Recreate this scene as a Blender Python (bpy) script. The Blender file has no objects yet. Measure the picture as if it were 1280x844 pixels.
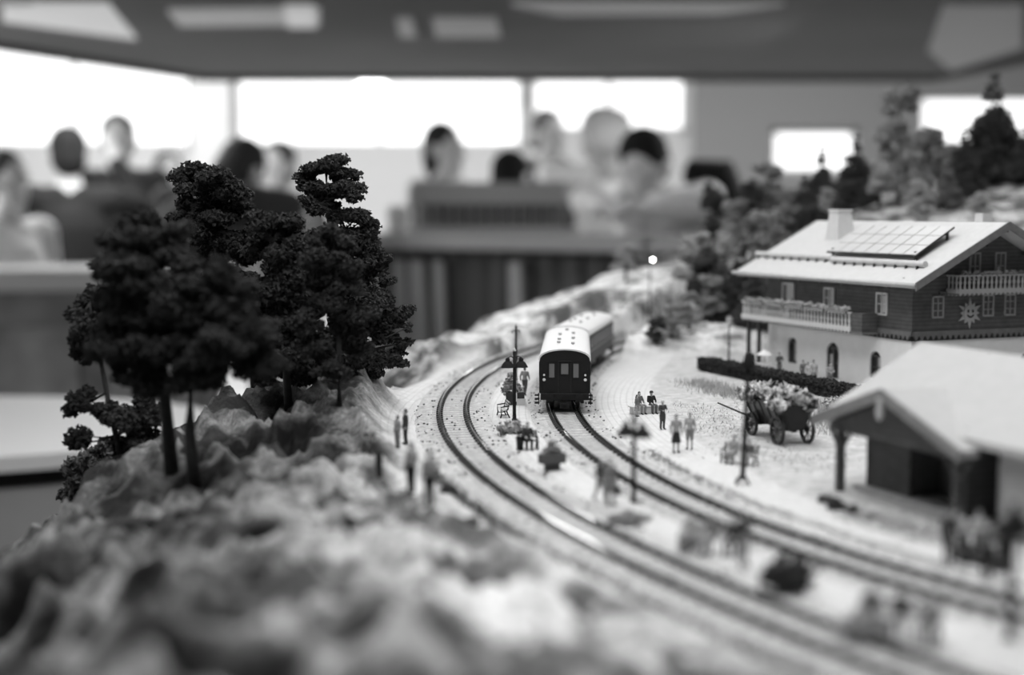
import bpy, bmesh, math, random
import numpy as np
from mathutils import Vector, Matrix
R = math.radians
PI = math.pi
S = 0.01                       # everything below is written in centimetres
LP1, LP2, LH = 6.3, 4.3, 420.0
C = bpy.context.scene.collection
random.seed(7)
rng = np.random.default_rng(11)

# ------------------------------------------------------------------ camera numbers
F = 1778.0
CAMH = 12.8
PITCH = R(5.05)
CP, SP = math.cos(PITCH), math.sin(PITCH)

def ray(px, py):
    u = (px - 640) / F; v = (py - 422) / F
    return Vector((u, CP - v * SP, -(SP + v * CP)))
def atY(px, py, Y):
    d = ray(px, py); t = Y / d.y
    return Vector((d.x * t, Y, CAMH + d.z * t))
def gp(px, py, z=0.0):
    d = ray(px, py); t = (z - CAMH) / d.z
    return Vector((d.x * t, d.y * t, z))

# ------------------------------------------------------------------ materials
MATS = {}
def mat(name, v, rough=0.75, var=0.0, scale=3.0, bump=0.0, metal=0.0, emit=0.0, detail=4, spec=0.3, trans=0.0, hard=.25):
    """grey material; var = contrast of the noise, scale = noise cells per cm"""
    if name in MATS: return MATS[name]
    m = bpy.data.materials.new(name); m.use_nodes = True
    nt = m.node_tree; b = nt.nodes['Principled BSDF']
    b.inputs['Roughness'].default_value = rough
    b.inputs['Metallic'].default_value = metal
    b.inputs['Specular IOR Level'].default_value = spec
    b.inputs['Base Color'].default_value = (v, v, v, 1)
    if trans: b.inputs['Transmission Weight'].default_value = trans
    if emit:
        b.inputs['Emission Color'].default_value = (1, 1, 1, 1)
        b.inputs['Emission Strength'].default_value = emit
    tc = nt.nodes.new('ShaderNodeTexCoord')
    n = nt.nodes.new('ShaderNodeTexNoise'); n.inputs['Scale'].default_value = scale * 100
    n.inputs['Detail'].default_value = detail; n.inputs['Roughness'].default_value = 0.6
    nt.links.new(tc.outputs['Object'], n.inputs['Vector'])
    if var:
        r = nt.nodes.new('ShaderNodeMapRange')
        r.inputs['From Min'].default_value = .5-hard; r.inputs['From Max'].default_value = .5+hard
        r.inputs['To Min'].default_value = max(0, v * (1 - var)); r.inputs['To Max'].default_value = min(1, v * (1 + var))
        nt.links.new(n.outputs['Fac'], r.inputs['Value'])
        nt.links.new(r.outputs['Result'], b.inputs['Base Color'])
    if bump:
        bp = nt.nodes.new('ShaderNodeBump'); bp.inputs['Strength'].default_value = bump
        bp.inputs['Distance'].default_value = 0.0006
        nt.links.new(n.outputs['Fac'], bp.inputs['Height']); nt.links.new(bp.outputs['Normal'], b.inputs['Normal'])
    MATS[name] = m
    return m

def plank_mat(name, v, period, axis=2, var=0.35, rough=0.8):
    """boards: a dark joint every `period` cm along the axis, grain by noise"""
    m = mat(name, v, rough, var, 1.5, 0.1)
    nt = m.node_tree; b = nt.nodes['Principled BSDF']
    tc = nt.nodes.new('ShaderNodeTexCoord'); sx = nt.nodes.new('ShaderNodeSeparateXYZ')
    nt.links.new(tc.outputs['Object'], sx.inputs[0])
    d = nt.nodes.new('ShaderNodeMath'); d.operation = 'MULTIPLY'; d.inputs[1].default_value = 100 / period
    nt.links.new(sx.outputs[axis], d.inputs[0])
    f = nt.nodes.new('ShaderNodeMath'); f.operation = 'FRACT'; nt.links.new(d.outputs[0], f.inputs[0])
    g = nt.nodes.new('ShaderNodeMath'); g.operation = 'GREATER_THAN'; g.inputs[1].default_value = 0.14
    nt.links.new(f.outputs[0], g.inputs[0])
    k = nt.nodes.new('ShaderNodeMapRange'); k.inputs['To Min'].default_value = 0.45; nt.links.new(g.outputs[0], k.inputs['Value'])
    mul = nt.nodes.new('ShaderNodeMath'); mul.operation = 'MULTIPLY'
    src = b.inputs['Base Color'].links[0].from_socket
    nt.links.new(src, mul.inputs[0]); nt.links.new(k.outputs[0], mul.inputs[1])
    nt.links.new(mul.outputs[0], b.inputs['Base Color'])
    return m

# ------------------------------------------------------------------ mesh builder
class MB:
    def __init__(s): s.v = []; s.f = []; s.mi = []; s.m = 0
    def add(s, vs, fs):
        b = len(s.v); s.v.extend([tuple(x) for x in vs]); s.f.extend([tuple(i + b for i in f) for f in fs]); s.mi.extend([s.m] * len(fs))
        return s
    def box(s, x0, x1, y0, y1, z0, z1, M=None):
        vs = [Vector(p) for p in ((x0,y0,z0),(x1,y0,z0),(x1,y1,z0),(x0,y1,z0),(x0,y0,z1),(x1,y0,z1),(x1,y1,z1),(x0,y1,z1))]
        if M is not None: vs = [M @ p for p in vs]
        return s.add(vs, [(0,3,2,1),(4,5,6,7),(0,1,5,4),(1,2,6,5),(2,3,7,6),(3,0,4,7)])
    def prism(s, poly, fn, d0, d1):
        """poly 2-D (counter-clockwise), fn(a,b,d)->xyz"""
        n = len(poly)
        vs = [fn(a, b, d0) for a, b in poly] + [fn(a, b, d1) for a, b in poly]
        fs = [tuple(range(n))[::-1], tuple(range(n, 2*n))] + [(i, (i+1) % n, n+(i+1) % n, n+i) for i in range(n)]
        return s.add(vs, fs)
    def lathe(s, prof, n=16, c=(0,0,0), M=None, close=True):
        vs = []; fs = []
        for r, z in prof:
            for k in range(n):
                a = 2*PI*k/n; p = Vector((r*math.cos(a), r*math.sin(a), z))
                if M is not None: p = M @ p
                vs.append((p.x+c[0], p.y+c[1], p.z+c[2]))
        for i in range(len(prof)-1):
            for k in range(n):
                fs.append((i*n+k, i*n+(k+1) % n, (i+1)*n+(k+1) % n, (i+1)*n+k))
        if close:
            fs.append(tuple(range(n))[::-1]); fs.append(tuple(range((len(prof)-1)*n, len(prof)*n)))
        return s.add(vs, fs)
    def cone(s, a, b, r1, r2, n=10, caps=3):
        """a tapered limb with round ends"""
        a = Vector(a); b = Vector(b); d = b - a; L = d.length
        q = d.to_track_quat('Z', 'Y').to_matrix() if L > 1e-9 else Matrix.Identity(3)
        prof = []
        for i in range(caps+1):
            t = PI/2*(1 - i/caps); prof.append((max(r1*math.cos(t), r1*0.02), -r1*math.sin(t)))
        for i in range(caps+1):
            t = PI/2*i/caps; prof.append((max(r2*math.cos(t), r2*0.02), L + r2*math.sin(t)))
        return s.lathe(prof, n, a, q)
    def tube(s, pts, rs, n=8):
        pts = [Vector(p) for p in pts]
        if not hasattr(rs, '__len__'): rs = [rs]*len(pts)
        vs = []; fs = []
        for i, p in enumerate(pts):
            d = (pts[min(i+1, len(pts)-1)] - pts[max(i-1, 0)]).normalized()
            q = d.to_track_quat('Z', 'Y').to_matrix()
            for k in range(n):
                a = 2*PI*k/n; vs.append(p + q @ Vector((rs[i]*math.cos(a), rs[i]*math.sin(a), 0)))
        for i in range(len(pts)-1):
            for k in range(n): fs.append((i*n+k, i*n+(k+1) % n, (i+1)*n+(k+1) % n, (i+1)*n+k))
        fs.append(tuple(range(n))[::-1]); fs.append(tuple(range((len(pts)-1)*n, len(pts)*n)))
        return s.add(vs, fs)
    def ball(s, c, r, n=12, M=None):
        rx = (r, r, r) if not hasattr(r, '__len__') else r
        prof = [(max(math.sin(PI*i/n), 0.02), -math.cos(PI*i/n)) for i in range(n+1)]
        Q = Matrix.Diagonal(rx)
        if M is not None: Q = M @ Q
        return s.lathe(prof, n+2, c, Q)
    def sweep(s, path, prof, closed=True):
        """profile [(offset right, z)] carried along [(x,y)]"""
        n = len(prof); vs = []; fs = []
        for i, p in enumerate(path):
            a = path[max(i-1, 0)]; b = path[min(i+1, len(path)-1)]
            dx, dy = b[0]-a[0], b[1]-a[1]; L = math.hypot(dx, dy); nx, ny = dy/L, -dx/L
            for o, z in prof: vs.append((p[0]+nx*o, p[1]+ny*o, z))
        m = n if closed else n-1
        for i in range(len(path)-1):
            for k in range(m): fs.append((i*n+k, (i+1)*n+k, (i+1)*n+(k+1) % n, i*n+(k+1) % n))
        if closed:
            fs.append(tuple(range(n))); fs.append(tuple(range((len(path)-1)*n, len(path)*n))[::-1])
        return s.add(vs, fs)
    def mesh(s, name, mats, smooth=False):
        me = bpy.data.meshes.new(name)
        me.from_pydata([(x*S, y*S, z*S) for x, y, z in s.v], [], s.f)
        if not isinstance(mats, (list, tuple)): mats = [mats]
        for m in mats: me.materials.append(m)
        if len(mats) > 1: me.polygons.foreach_set('material_index', s.mi)
        me.update()
        if smooth:
            me.polygons.foreach_set('use_smooth', [True]*len(me.polygons))
            if smooth == 'auto': me.set_sharp_from_angle(angle=R(35))
        return me
    def build(s, name, mats, parent=None, smooth=False, bevel=0.0):
        return link(name, s.mesh(name, mats, smooth), parent, bevel)

def link(name, me, parent=None, bevel=0.0):
    o = bpy.data.objects.new(name, me); C.objects.link(o)
    if parent is not None: o.parent = parent
    if bevel:
        b = o.modifiers.new('edge', 'BEVEL'); b.width = bevel*S; b.segments = 2; b.limit_method = 'ANGLE'
    return o
def tag(o, label=None, cat=None, group=None, kind=None):
    if label: o['label'] = label
    if cat: o['category'] = cat
    if group: o['group'] = group
    if kind: o['kind'] = kind
    return o
def thing(name, label, cat, loc=(0,0,0), rz=0.0, group=None, scale=1.0):
    o = bpy.data.objects.new(name, None); C.objects.link(o); o.empty_display_size = 0.01
    o.location = (loc[0]*S, loc[1]*S, loc[2]*S); o.rotation_euler = (0, 0, rz)
    o.scale = (scale,)*3
    return tag(o, label, cat, group)
def dup(root, loc, rz, label=None, group=None, scale=None, names=None):
    r = root.copy(); C.objects.link(r); r.location = (loc[0]*S, loc[1]*S, loc[2]*S); r.rotation_euler = (0, 0, rz)
    if scale: r.scale = scale if hasattr(scale, '__len__') else (scale,)*3
    if label: r['label'] = label
    if group: r['group'] = group
    for ch in list(root.children):
        c = ch.copy(); C.objects.link(c); c.parent = r
        for g in list(ch.children):
            d = g.copy(); C.objects.link(d); d.parent = c
    return r

def baked(mb, voxel, smooth=2, scale=1.0):
    """one closed skin over overlapping volumes"""
    me = bpy.data.meshes.new('tmp'); me.from_pydata(mb.v, [], mb.f); me.update()
    o = bpy.data.objects.new('tmp', me); C.objects.link(o)
    m = o.modifiers.new('r', 'REMESH'); m.mode = 'VOXEL'; m.voxel_size = voxel; m.use_smooth_shade = True
    if smooth:
        k = o.modifiers.new('s', 'SMOOTH'); k.factor = 0.5; k.iterations = smooth
    dg = bpy.context.evaluated_depsgraph_get()
    out = bpy.data.meshes.new_from_object(o.evaluated_get(dg))
    bpy.data.objects.remove(o); bpy.data.meshes.remove(me)
    out.transform(Matrix.Scale(S*scale, 4))
    return out
def cut(mb, cutter, name, mats, parent=None):
    """mb minus cutter"""
    a = link('tmp_a', mb.mesh('a', mats)); b = link('tmp_b', cutter.mesh('b', mats))
    for o_ in (a, b):
        bm = bmesh.new(); bm.from_mesh(o_.data); bmesh.ops.recalc_face_normals(bm, faces=bm.faces); bm.to_mesh(o_.data); bm.free()
    m = a.modifiers.new('b', 'BOOLEAN'); m.operation = 'DIFFERENCE'; m.solver = 'EXACT'; m.object = b
    dg = bpy.context.evaluated_depsgraph_get()
    me = bpy.data.meshes.new_from_object(a.evaluated_get(dg))
    bpy.data.objects.remove(a); bpy.data.objects.remove(b)
    me.name = name
    return link(name, me, parent)

# ------------------------------------------------------------------ noise in numpy
def _h(ix, iy, iz):
    n = (ix*374761393 + iy*668265263 + iz*2147483647 + 1274126177) & 0xffffffff
    n = ((n ^ (n >> 13)) * 1274126177) & 0xffffffff
    return ((n ^ (n >> 16)) & 0xffff) / 65535.0
def vnoise(x, y, z=0.0):
    x = np.asarray(x, float); y = np.asarray(y, float); z = np.zeros_like(x) + z
    ix, iy, iz = np.floor(x).astype(np.int64), np.floor(y).astype(np.int64), np.floor(z).astype(np.int64)
    fx, fy, fz = x-ix, y-iy, z-iz
    fx, fy, fz = [t*t*(3-2*t) for t in (fx, fy, fz)]
    r = 0
    for dx in (0, 1):
        for dy in (0, 1):
            for dz in (0, 1):
                w = (fx if dx else 1-fx)*(fy if dy else 1-fy)*(fz if dz else 1-fz)
                r = r + w*_h(ix+dx, iy+dy, iz+dz)
    return r
def fbm(x, y, z=0.0, o=4):
    r = 0; a = 0.5; t = 0
    for i in range(o):
        r = r + a*vnoise(x*2**i+17.3*i, y*2**i-9.1*i, z*2**i+3.3*i if hasattr(z, '__len__') else z); t += a; a *= 0.5
    return r/t
def sstep(a, b, x):
    t = np.clip((x-a)/(b-a), 0, 1); return t*t*(3-2*t)

# ------------------------------------------------------------------ the lines of the two tracks
def spline(pts, step=0.3):
    pts = [np.array(p, float) for p in pts]; out = []
    for i in range(len(pts)-1):
        p0 = pts[max(i-1, 0)]; p1 = pts[i]; p2 = pts[i+1]; p3 = pts[min(i+2, len(pts)-1)]
        n = max(2, int(np.linalg.norm(p2-p1)/step))
        for k in range(n):
            t = k/n
            out.append(0.5*((2*p1)+(-p0+p2)*t+(2*p0-5*p1+4*p2-p3)*t*t+(-p0+3*p1-3*p2+p3)*t**3))
    out.append(pts[-1])
    return [tuple(p) for p in out]
def circ(Rr, cx, cy, y): return cx - math.sqrt(Rr*Rr-(y-cy)**2)
T1 = spline([(circ(113, 109.1, 95.5, y), y) for y in (150, 142, 134, 126, 118, 110, 102, 95, 88, 81, 74, 67, 60, 54, 48, 42, 36, 30, 25)])
T2 = spline([(24.5, 162), (17.5, 151), (12.5, 141), (9.2, 132), (6.9, 123), (5.0, 114), (4.0, 106), (3.45, 98), (3.35, 92), (3.7, 84), (4.7, 76), (6.25, 68), (8.6, 60), (11.8, 52.6), (15.7, 46), (20.4, 40), (27, 33.5), (35, 27)])
A1, A2 = np.array(T1), np.array(T2)
def x_of(A, y):
    o = np.argsort(A[:, 1]); return np.interp(y, A[o, 1], A[o, 0])
def dist(A, x, y):
    d = np.full(x.shape, 1e9)
    for p in A[::3]: d = np.minimum(d, (x-p[0])**2+(y-p[1])**2)
    return np.sqrt(d)

# ------------------------------------------------------------------ terrain
CT = []   # control points (X, Y, z, lightness)
def cp(px, py, Y, a=0.3):
    p = atY(px, py, Y); CT.append((p.x, p.y, p.z, a))
def cw(x, y, z, a=0.3): CT.append((x, y, z, a))
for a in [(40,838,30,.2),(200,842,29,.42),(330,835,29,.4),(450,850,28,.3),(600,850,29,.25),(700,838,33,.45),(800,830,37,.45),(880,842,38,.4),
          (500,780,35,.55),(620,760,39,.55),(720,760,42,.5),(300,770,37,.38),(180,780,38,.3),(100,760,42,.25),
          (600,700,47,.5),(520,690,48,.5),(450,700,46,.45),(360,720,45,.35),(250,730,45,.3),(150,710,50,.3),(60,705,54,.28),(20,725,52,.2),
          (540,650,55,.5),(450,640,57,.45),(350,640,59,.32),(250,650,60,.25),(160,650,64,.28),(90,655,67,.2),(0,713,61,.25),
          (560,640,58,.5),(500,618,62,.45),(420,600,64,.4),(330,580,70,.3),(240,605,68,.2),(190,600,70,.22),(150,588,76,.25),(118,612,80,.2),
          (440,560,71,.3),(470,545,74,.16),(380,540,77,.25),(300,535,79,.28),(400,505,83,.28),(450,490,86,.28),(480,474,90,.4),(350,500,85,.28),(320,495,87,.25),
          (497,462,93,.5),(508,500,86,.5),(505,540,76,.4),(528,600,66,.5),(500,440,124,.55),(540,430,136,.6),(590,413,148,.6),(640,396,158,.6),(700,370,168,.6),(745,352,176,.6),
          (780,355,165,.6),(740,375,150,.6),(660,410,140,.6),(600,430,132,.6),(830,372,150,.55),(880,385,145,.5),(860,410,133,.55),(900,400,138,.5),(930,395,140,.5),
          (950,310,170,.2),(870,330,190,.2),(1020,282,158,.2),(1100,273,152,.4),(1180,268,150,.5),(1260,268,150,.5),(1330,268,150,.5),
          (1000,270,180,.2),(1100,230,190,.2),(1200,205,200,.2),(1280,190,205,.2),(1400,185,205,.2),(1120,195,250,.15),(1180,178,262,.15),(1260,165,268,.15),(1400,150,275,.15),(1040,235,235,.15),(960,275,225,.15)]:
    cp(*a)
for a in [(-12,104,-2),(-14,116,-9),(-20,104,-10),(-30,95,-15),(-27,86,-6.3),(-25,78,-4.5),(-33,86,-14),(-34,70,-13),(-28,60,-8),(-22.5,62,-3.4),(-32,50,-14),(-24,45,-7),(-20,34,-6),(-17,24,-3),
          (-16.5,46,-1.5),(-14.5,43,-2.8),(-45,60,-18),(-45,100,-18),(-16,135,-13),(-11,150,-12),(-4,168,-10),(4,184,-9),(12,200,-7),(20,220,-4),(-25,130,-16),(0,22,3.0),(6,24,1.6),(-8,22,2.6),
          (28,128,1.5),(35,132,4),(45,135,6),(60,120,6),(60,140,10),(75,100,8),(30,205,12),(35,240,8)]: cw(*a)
CTA = np.array([c if len(c) == 4 else tuple(c)+(0.2,) for c in CT])
def rbf_fit(P, V):
    d = np.sqrt(((P[:, None]-P[None])**2).sum(-1)+1.0); n = len(P)
    A = np.zeros((n+3, n+3)); A[:n, :n] = d + np.eye(n)*0.02; A[:n, n] = 1; A[:n, n+1:] = P; A[n, :n] = 1; A[n+1:, :n] = P.T
    return np.linalg.solve(A, np.concatenate([V, np.zeros((3,)+V.shape[1:])]))
PXY = CTA[:, :2]
W = rbf_fit(PXY, CTA[:, 2:4])
def raw(x, y):
    out = np.zeros((x.size, 2)); X = x.ravel(); Y = y.ravel()
    for i in range(0, X.size, 20000):
        q = np.stack([X[i:i+20000], Y[i:i+20000]], 1)
        d = np.sqrt(((q[:, None]-PXY[None])**2).sum(-1)+1.0)
        out[i:i+20000] = d @ W[:-3] + W[-3] + q @ W[-2:]
    return out[:, 0].reshape(x.shape), out[:, 1].reshape(x.shape)
PITS = []
def height(x, y, full=False):
    x = np.atleast_1d(np.asarray(x, float)); y = np.atleast_1d(np.asarray(y, float))
    z, a = raw(x, y)
    a = np.clip(a, 0.1, 0.62)
    left = x_of(A1, y) - 2.5 - 0.5*vnoise(y*0.5, x*0)
    rocky = sstep(0.2, 3.5, left-x)
    back = sstep(122, 130, y - 0.35*np.maximum(0, x-20))
    hill = np.maximum(rocky, back)
    # strata, lumps and cracks of the cast rock
    u = x*0.83+y*0.35; w = -x*0.5+y*0.6
    rid = 1-np.abs(2*fbm(u*0.55+0.8*fbm(x*.2, y*.2), w*0.16, 0.3, 3)-1)
    lum = fbm(x*0.35, y*0.3, 5.1, 4)-0.5
    fine = fbm(x*1.6, y*1.6, 2.2, 3)-0.5
    near = sstep(135, 110, y)
    g1 = fbm(u*0.9+3.1, w*0.45-2.2, 6.6, 3); rid2 = 1.5*(1-np.abs(2*g1-1))**2-1.0
    z = z + hill*near*((rid-0.75)*3.0*sstep(-1, -9, x) + (lum*2.2 + fine*0.7)*sstep(0, 4.5, left-x) + rid2*sstep(1.5, 6, left-x) - 0.9*np.maximum(0, rid-.86)*6*fbm(x*.3, y*.3, 8.8, 2)*sstep(95, 80, y)) + hill*(1-near)*(lum*1.6+fine*0.3)
    pit_shade = np.zeros_like(z)
    for (cx, cy, la, lb, an, dp) in PITS:
        c_, s_ = math.cos(an), math.sin(an); dx = x-cx; dy = y-cy
        q_ = ((dx*c_+dy*s_)/la)**2+((-dx*s_+dy*c_)/lb)**2; q_ = q_*(.7+.6*fbm(x*.9, y*.9, 4.4, 2)); e = np.exp(-q_*q_); z = z-dp*e*hill; pit_shade = np.maximum(pit_shade, e*min(1, dp/1.0))
    z = z*hill
    d1, d2 = dist(A1, x, y), dist(A2, x, y)
    bed = np.maximum(sstep(2.6, 2.3, d1), sstep(2.35, 2.05, d2))
    z = z*(1-bed) + bed*(-0.42)
    if not full: return float(z[0]) if z.size == 1 else z
    a = a*(.95-.33*sstep(0, -9, x))*(1-.93*np.clip(pit_shade*1.8, 0, 1))  # pit floors are also painted darker, standing in for crevice shade
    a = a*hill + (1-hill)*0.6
    # grassy verge right of the platform
    right = x - x_of(A2, y)
    grass = sstep(5.9, 6.3, right-0.02*(y-70)+0.5*vnoise(y*.3, x*.3))*(1-hill)
    wood = a < 0.25
    return z, np.clip(a, .02, .62), grass, hill
def hit(px, py):
    ys_ = np.arange(26, 135, .4); d = ray(px, py); t_ = ys_/d.y
    h_ = height(d.x*t_, ys_); z_ = CAMH+d.z*t_
    k_ = np.nonzero(z_ < h_)[0]
    return (d.x*ys_[k_[0]]/d.y, ys_[k_[0]]) if len(k_) else (d.x*90, 90)
found = []
for (px, py, wpx, hpx, an, dp) in [(612, 712, 42, 16, 25, 1.8), (290, 745, 55, 13, -50, 1.7), (178, 738, 32, 24, 0, 1.4), (425, 548, 62, 22, 12, 1.6), (372, 545, 30, 12, -30, .9),
        (300, 822, 75, 22, 10, 2.0), (560, 832, 90, 14, 5, 1.8), (12, 742, 40, 45, 20, 4.0), (385, 610, 40, 9, -25, .9), (228, 640, 50, 8, -50, 1.2), (205, 650, 55, 8, -52, 1.2), (182, 655, 50, 7, -52, 1.1), (160, 665, 45, 7, -50, 1.0),
        (330, 655, 32, 11, -30, .8), (400, 665, 40, 12, -35, .9), (232, 690, 26, 12, 0, .8), (470, 770, 20, 16, 60, .9), (700, 800, 40, 8, 30, .7), (120, 790, 40, 18, -20, 1.4), (300, 565, 40, 15, -30, 1.0), (215, 790, 40, 12, 10, 1.1), (360, 790, 20, 30, 40, .8),
        (330, 600, 30, 10, -20, .7), (250, 590, 40, 14, -10, .9), (445, 640, 30, 9, -10, .6), (900, 815, 60, 10, 25, .6), (690, 735, 26, 8, 10, .5), (60, 770, 26, 20, 30, 1.2)]:
    x_, y_ = hit(px, py)
    # size in pixels on the slope; a slope seen at a shallow angle is stretched
    sx_ = 1.25*wpx*y_/F; sy_ = 1.35*hpx*y_/F*2.4
    found.append((x_, y_, sx_, sy_, R(-an)*1.0, dp))
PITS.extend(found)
xs = np.concatenate([np.arange(-46, -30, 0.7), np.arange(-30, 26, 0.27), np.arange(26, 78, 0.8)])
ys = [20.0]
while ys[-1] < 285: ys.append(ys[-1]+max(0.24, 0.0042*ys[-1]))
ys = np.array(ys)
GX, GY = np.meshgrid(xs, ys)
GZ, GA, GG, GH = height(GX, GY, True)
vv = np.stack([GX, GY, GZ], -1).reshape(-1, 3)*S
ny, nx = GX.shape
ii = (np.arange(ny-1)[:, None]*nx+np.arange(nx-1)[None]).ravel()
faces = np.stack([ii, ii+1, ii+1+nx, ii+nx], 1)
keep = (vv[faces].mean(1)[:, 2] > -0.158)
me = bpy.data.meshes.new('terrain'); me.from_pydata(vv.tolist(), [], faces[keep].tolist()); me.update()
me.polygons.foreach_set('use_smooth', [True]*len(me.polygons))
at_ = me.attributes.new('zone', 'FLOAT_COLOR', 'POINT')
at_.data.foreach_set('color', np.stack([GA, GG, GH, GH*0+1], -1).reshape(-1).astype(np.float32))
tm = bpy.data.materials.new('scenery_ground'); tm.use_nodes = True
nt = tm.node_tree; b = nt.nodes['Principled BSDF']; b.inputs['Roughness'].default_value = 0.9; b.inputs['Specular IOR Level'].default_value = 0.15
N = nt.nodes.new; L = nt.links.new
def mth(op, a, b_=None, c_=None):
    n = N('ShaderNodeMath'); n.operation = op
    for i, x in enumerate((a, b_, c_)):
        if x is None: continue
        if isinstance(x, (int, float)): n.inputs[i].default_value = x
        else: L(x, n.inputs[i])
    return n.outputs[0]
atr = N('ShaderNodeAttribute'); atr.attribute_name = 'zone'; sep = N('ShaderNodeSeparateColor'); L(atr.outputs['Color'], sep.inputs[0])
tc = N('ShaderNodeTexCoord')
def nz(scale, det=5, w=None, rough=.6):
    n = N('ShaderNodeTexNoise'); n.inputs['Scale'].default_value = scale*100; n.inputs['Detail'].default_value = det; n.inputs['Roughness'].default_value = rough
    L(tc.outputs['Object'], n.inputs['Vector']); return n.outputs['Fac']
n1 = nz(0.28); n2 = nz(3.2, 6, rough=.75); n3 = nz(1.1)
def rmp(x, a, b_, c_, d_):
    n = N('ShaderNodeMapRange'); L(x, n.inputs[0])
    for i, k in enumerate((a, b_, c_, d_)): n.inputs[i+1].default_value = k
    return n.outputs[0]
rockf = mth('MULTIPLY', rmp(n1, .43, .57, .25, 1.45), rmp(n2, .32, .68, .45, 1.4))
flatf = mth('MULTIPLY', rmp(n3, .3, .7, .9, 1.06), rmp(n2, .3, .7, .86, 1.08))
grassf = mth('MULTIPLY', rmp(n3, .35, .65, .68, .98), rmp(n2, .3, .7, .72, 1.1))
# joints between the setts of the platform: rings that follow the curve
vm = N('ShaderNodeVectorMath'); vm.operation = 'DISTANCE'; L(tc.outputs['Object'], vm.inputs[0]); vm.inputs[1].default_value = (0.975, 0.90, 0)
fr = mth('FRACT', mth('MULTIPLY', vm.outputs['Value'], 100/0.42))
joint = rmp(mth('LESS_THAN', fr, 0.2), 0, 1, 1, .86)
flatf = mth('MULTIPLY', flatf, joint)
mixa = mth('ADD', mth('MULTIPLY', flatf, mth('SUBTRACT', 1.0, sep.outputs[1])), mth('MULTIPLY', grassf, sep.outputs[1]))
mixb = mth('ADD', mth('MULTIPLY', mixa, mth('SUBTRACT', 1.0, sep.outputs[2])), mth('MULTIPLY', rockf, sep.outputs[2]))
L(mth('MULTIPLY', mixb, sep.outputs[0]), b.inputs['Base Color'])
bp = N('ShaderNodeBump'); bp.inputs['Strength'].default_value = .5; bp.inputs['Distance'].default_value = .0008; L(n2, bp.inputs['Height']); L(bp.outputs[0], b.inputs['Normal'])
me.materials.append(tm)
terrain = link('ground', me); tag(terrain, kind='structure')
hmb = MB()

# ------------------------------------------------------------------ materials used all over
M_black = mat('black_paint', 0.012, .35, .2, 2)
M_dark = mat('dark_paint', 0.03, .6, .2, 2)
M_iron = mat('cast_iron', 0.02, .85, spec=.08)
M_steel = mat('rail_steel', 0.12, .07, metal=1.0)
M_rust = mat('rail_side', 0.06, .7, .3, 4)
M_sleeper = mat('sleeper_wood', 0.32, .9, .4, 3.5)
M_ballast = mat('ballast', 0.42, .95, .5, 3.5, 1.0, detail=8)
M_white = mat('white_paint', 0.72, .6)
M_light = mat('light_paint', 0.5, .7, .1, 2)
M_mid = mat('mid_paint', 0.22, .7, .1, 2)
M_plaster = mat('plaster', 0.7, .85, .05, 1, .1)
M_roof = mat('pale_roofing', 0.5, .8, .06, 2)
M_wood = plank_mat('dark_boards', 0.085, .28, 2, .25)
M_woodV = plank_mat('dark_upright_boards', 0.075, .3, 1, .25)
M_glass = mat('dark_glass', 0.03, .15, spec=.6)
M_leaf_dark = mat('dark_pine_flock', 0.03, .9, .5, 2.5)
M_leaf_mid = mat('mid_flock', 0.13, .9, .5, 1.5)
M_leaf_light = mat('light_flock', 0.28, .9, .4, 1.5)
M_bark = mat('bark', 0.04, .9, .4, 3, .5)
M_skin = mat('skin', 0.42, .6)
M_hairD = mat('dark_hair', 0.018, .7, .3, .5)
M_hairG = mat('grey_hair', 0.16, .7, .3, .5)

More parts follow.
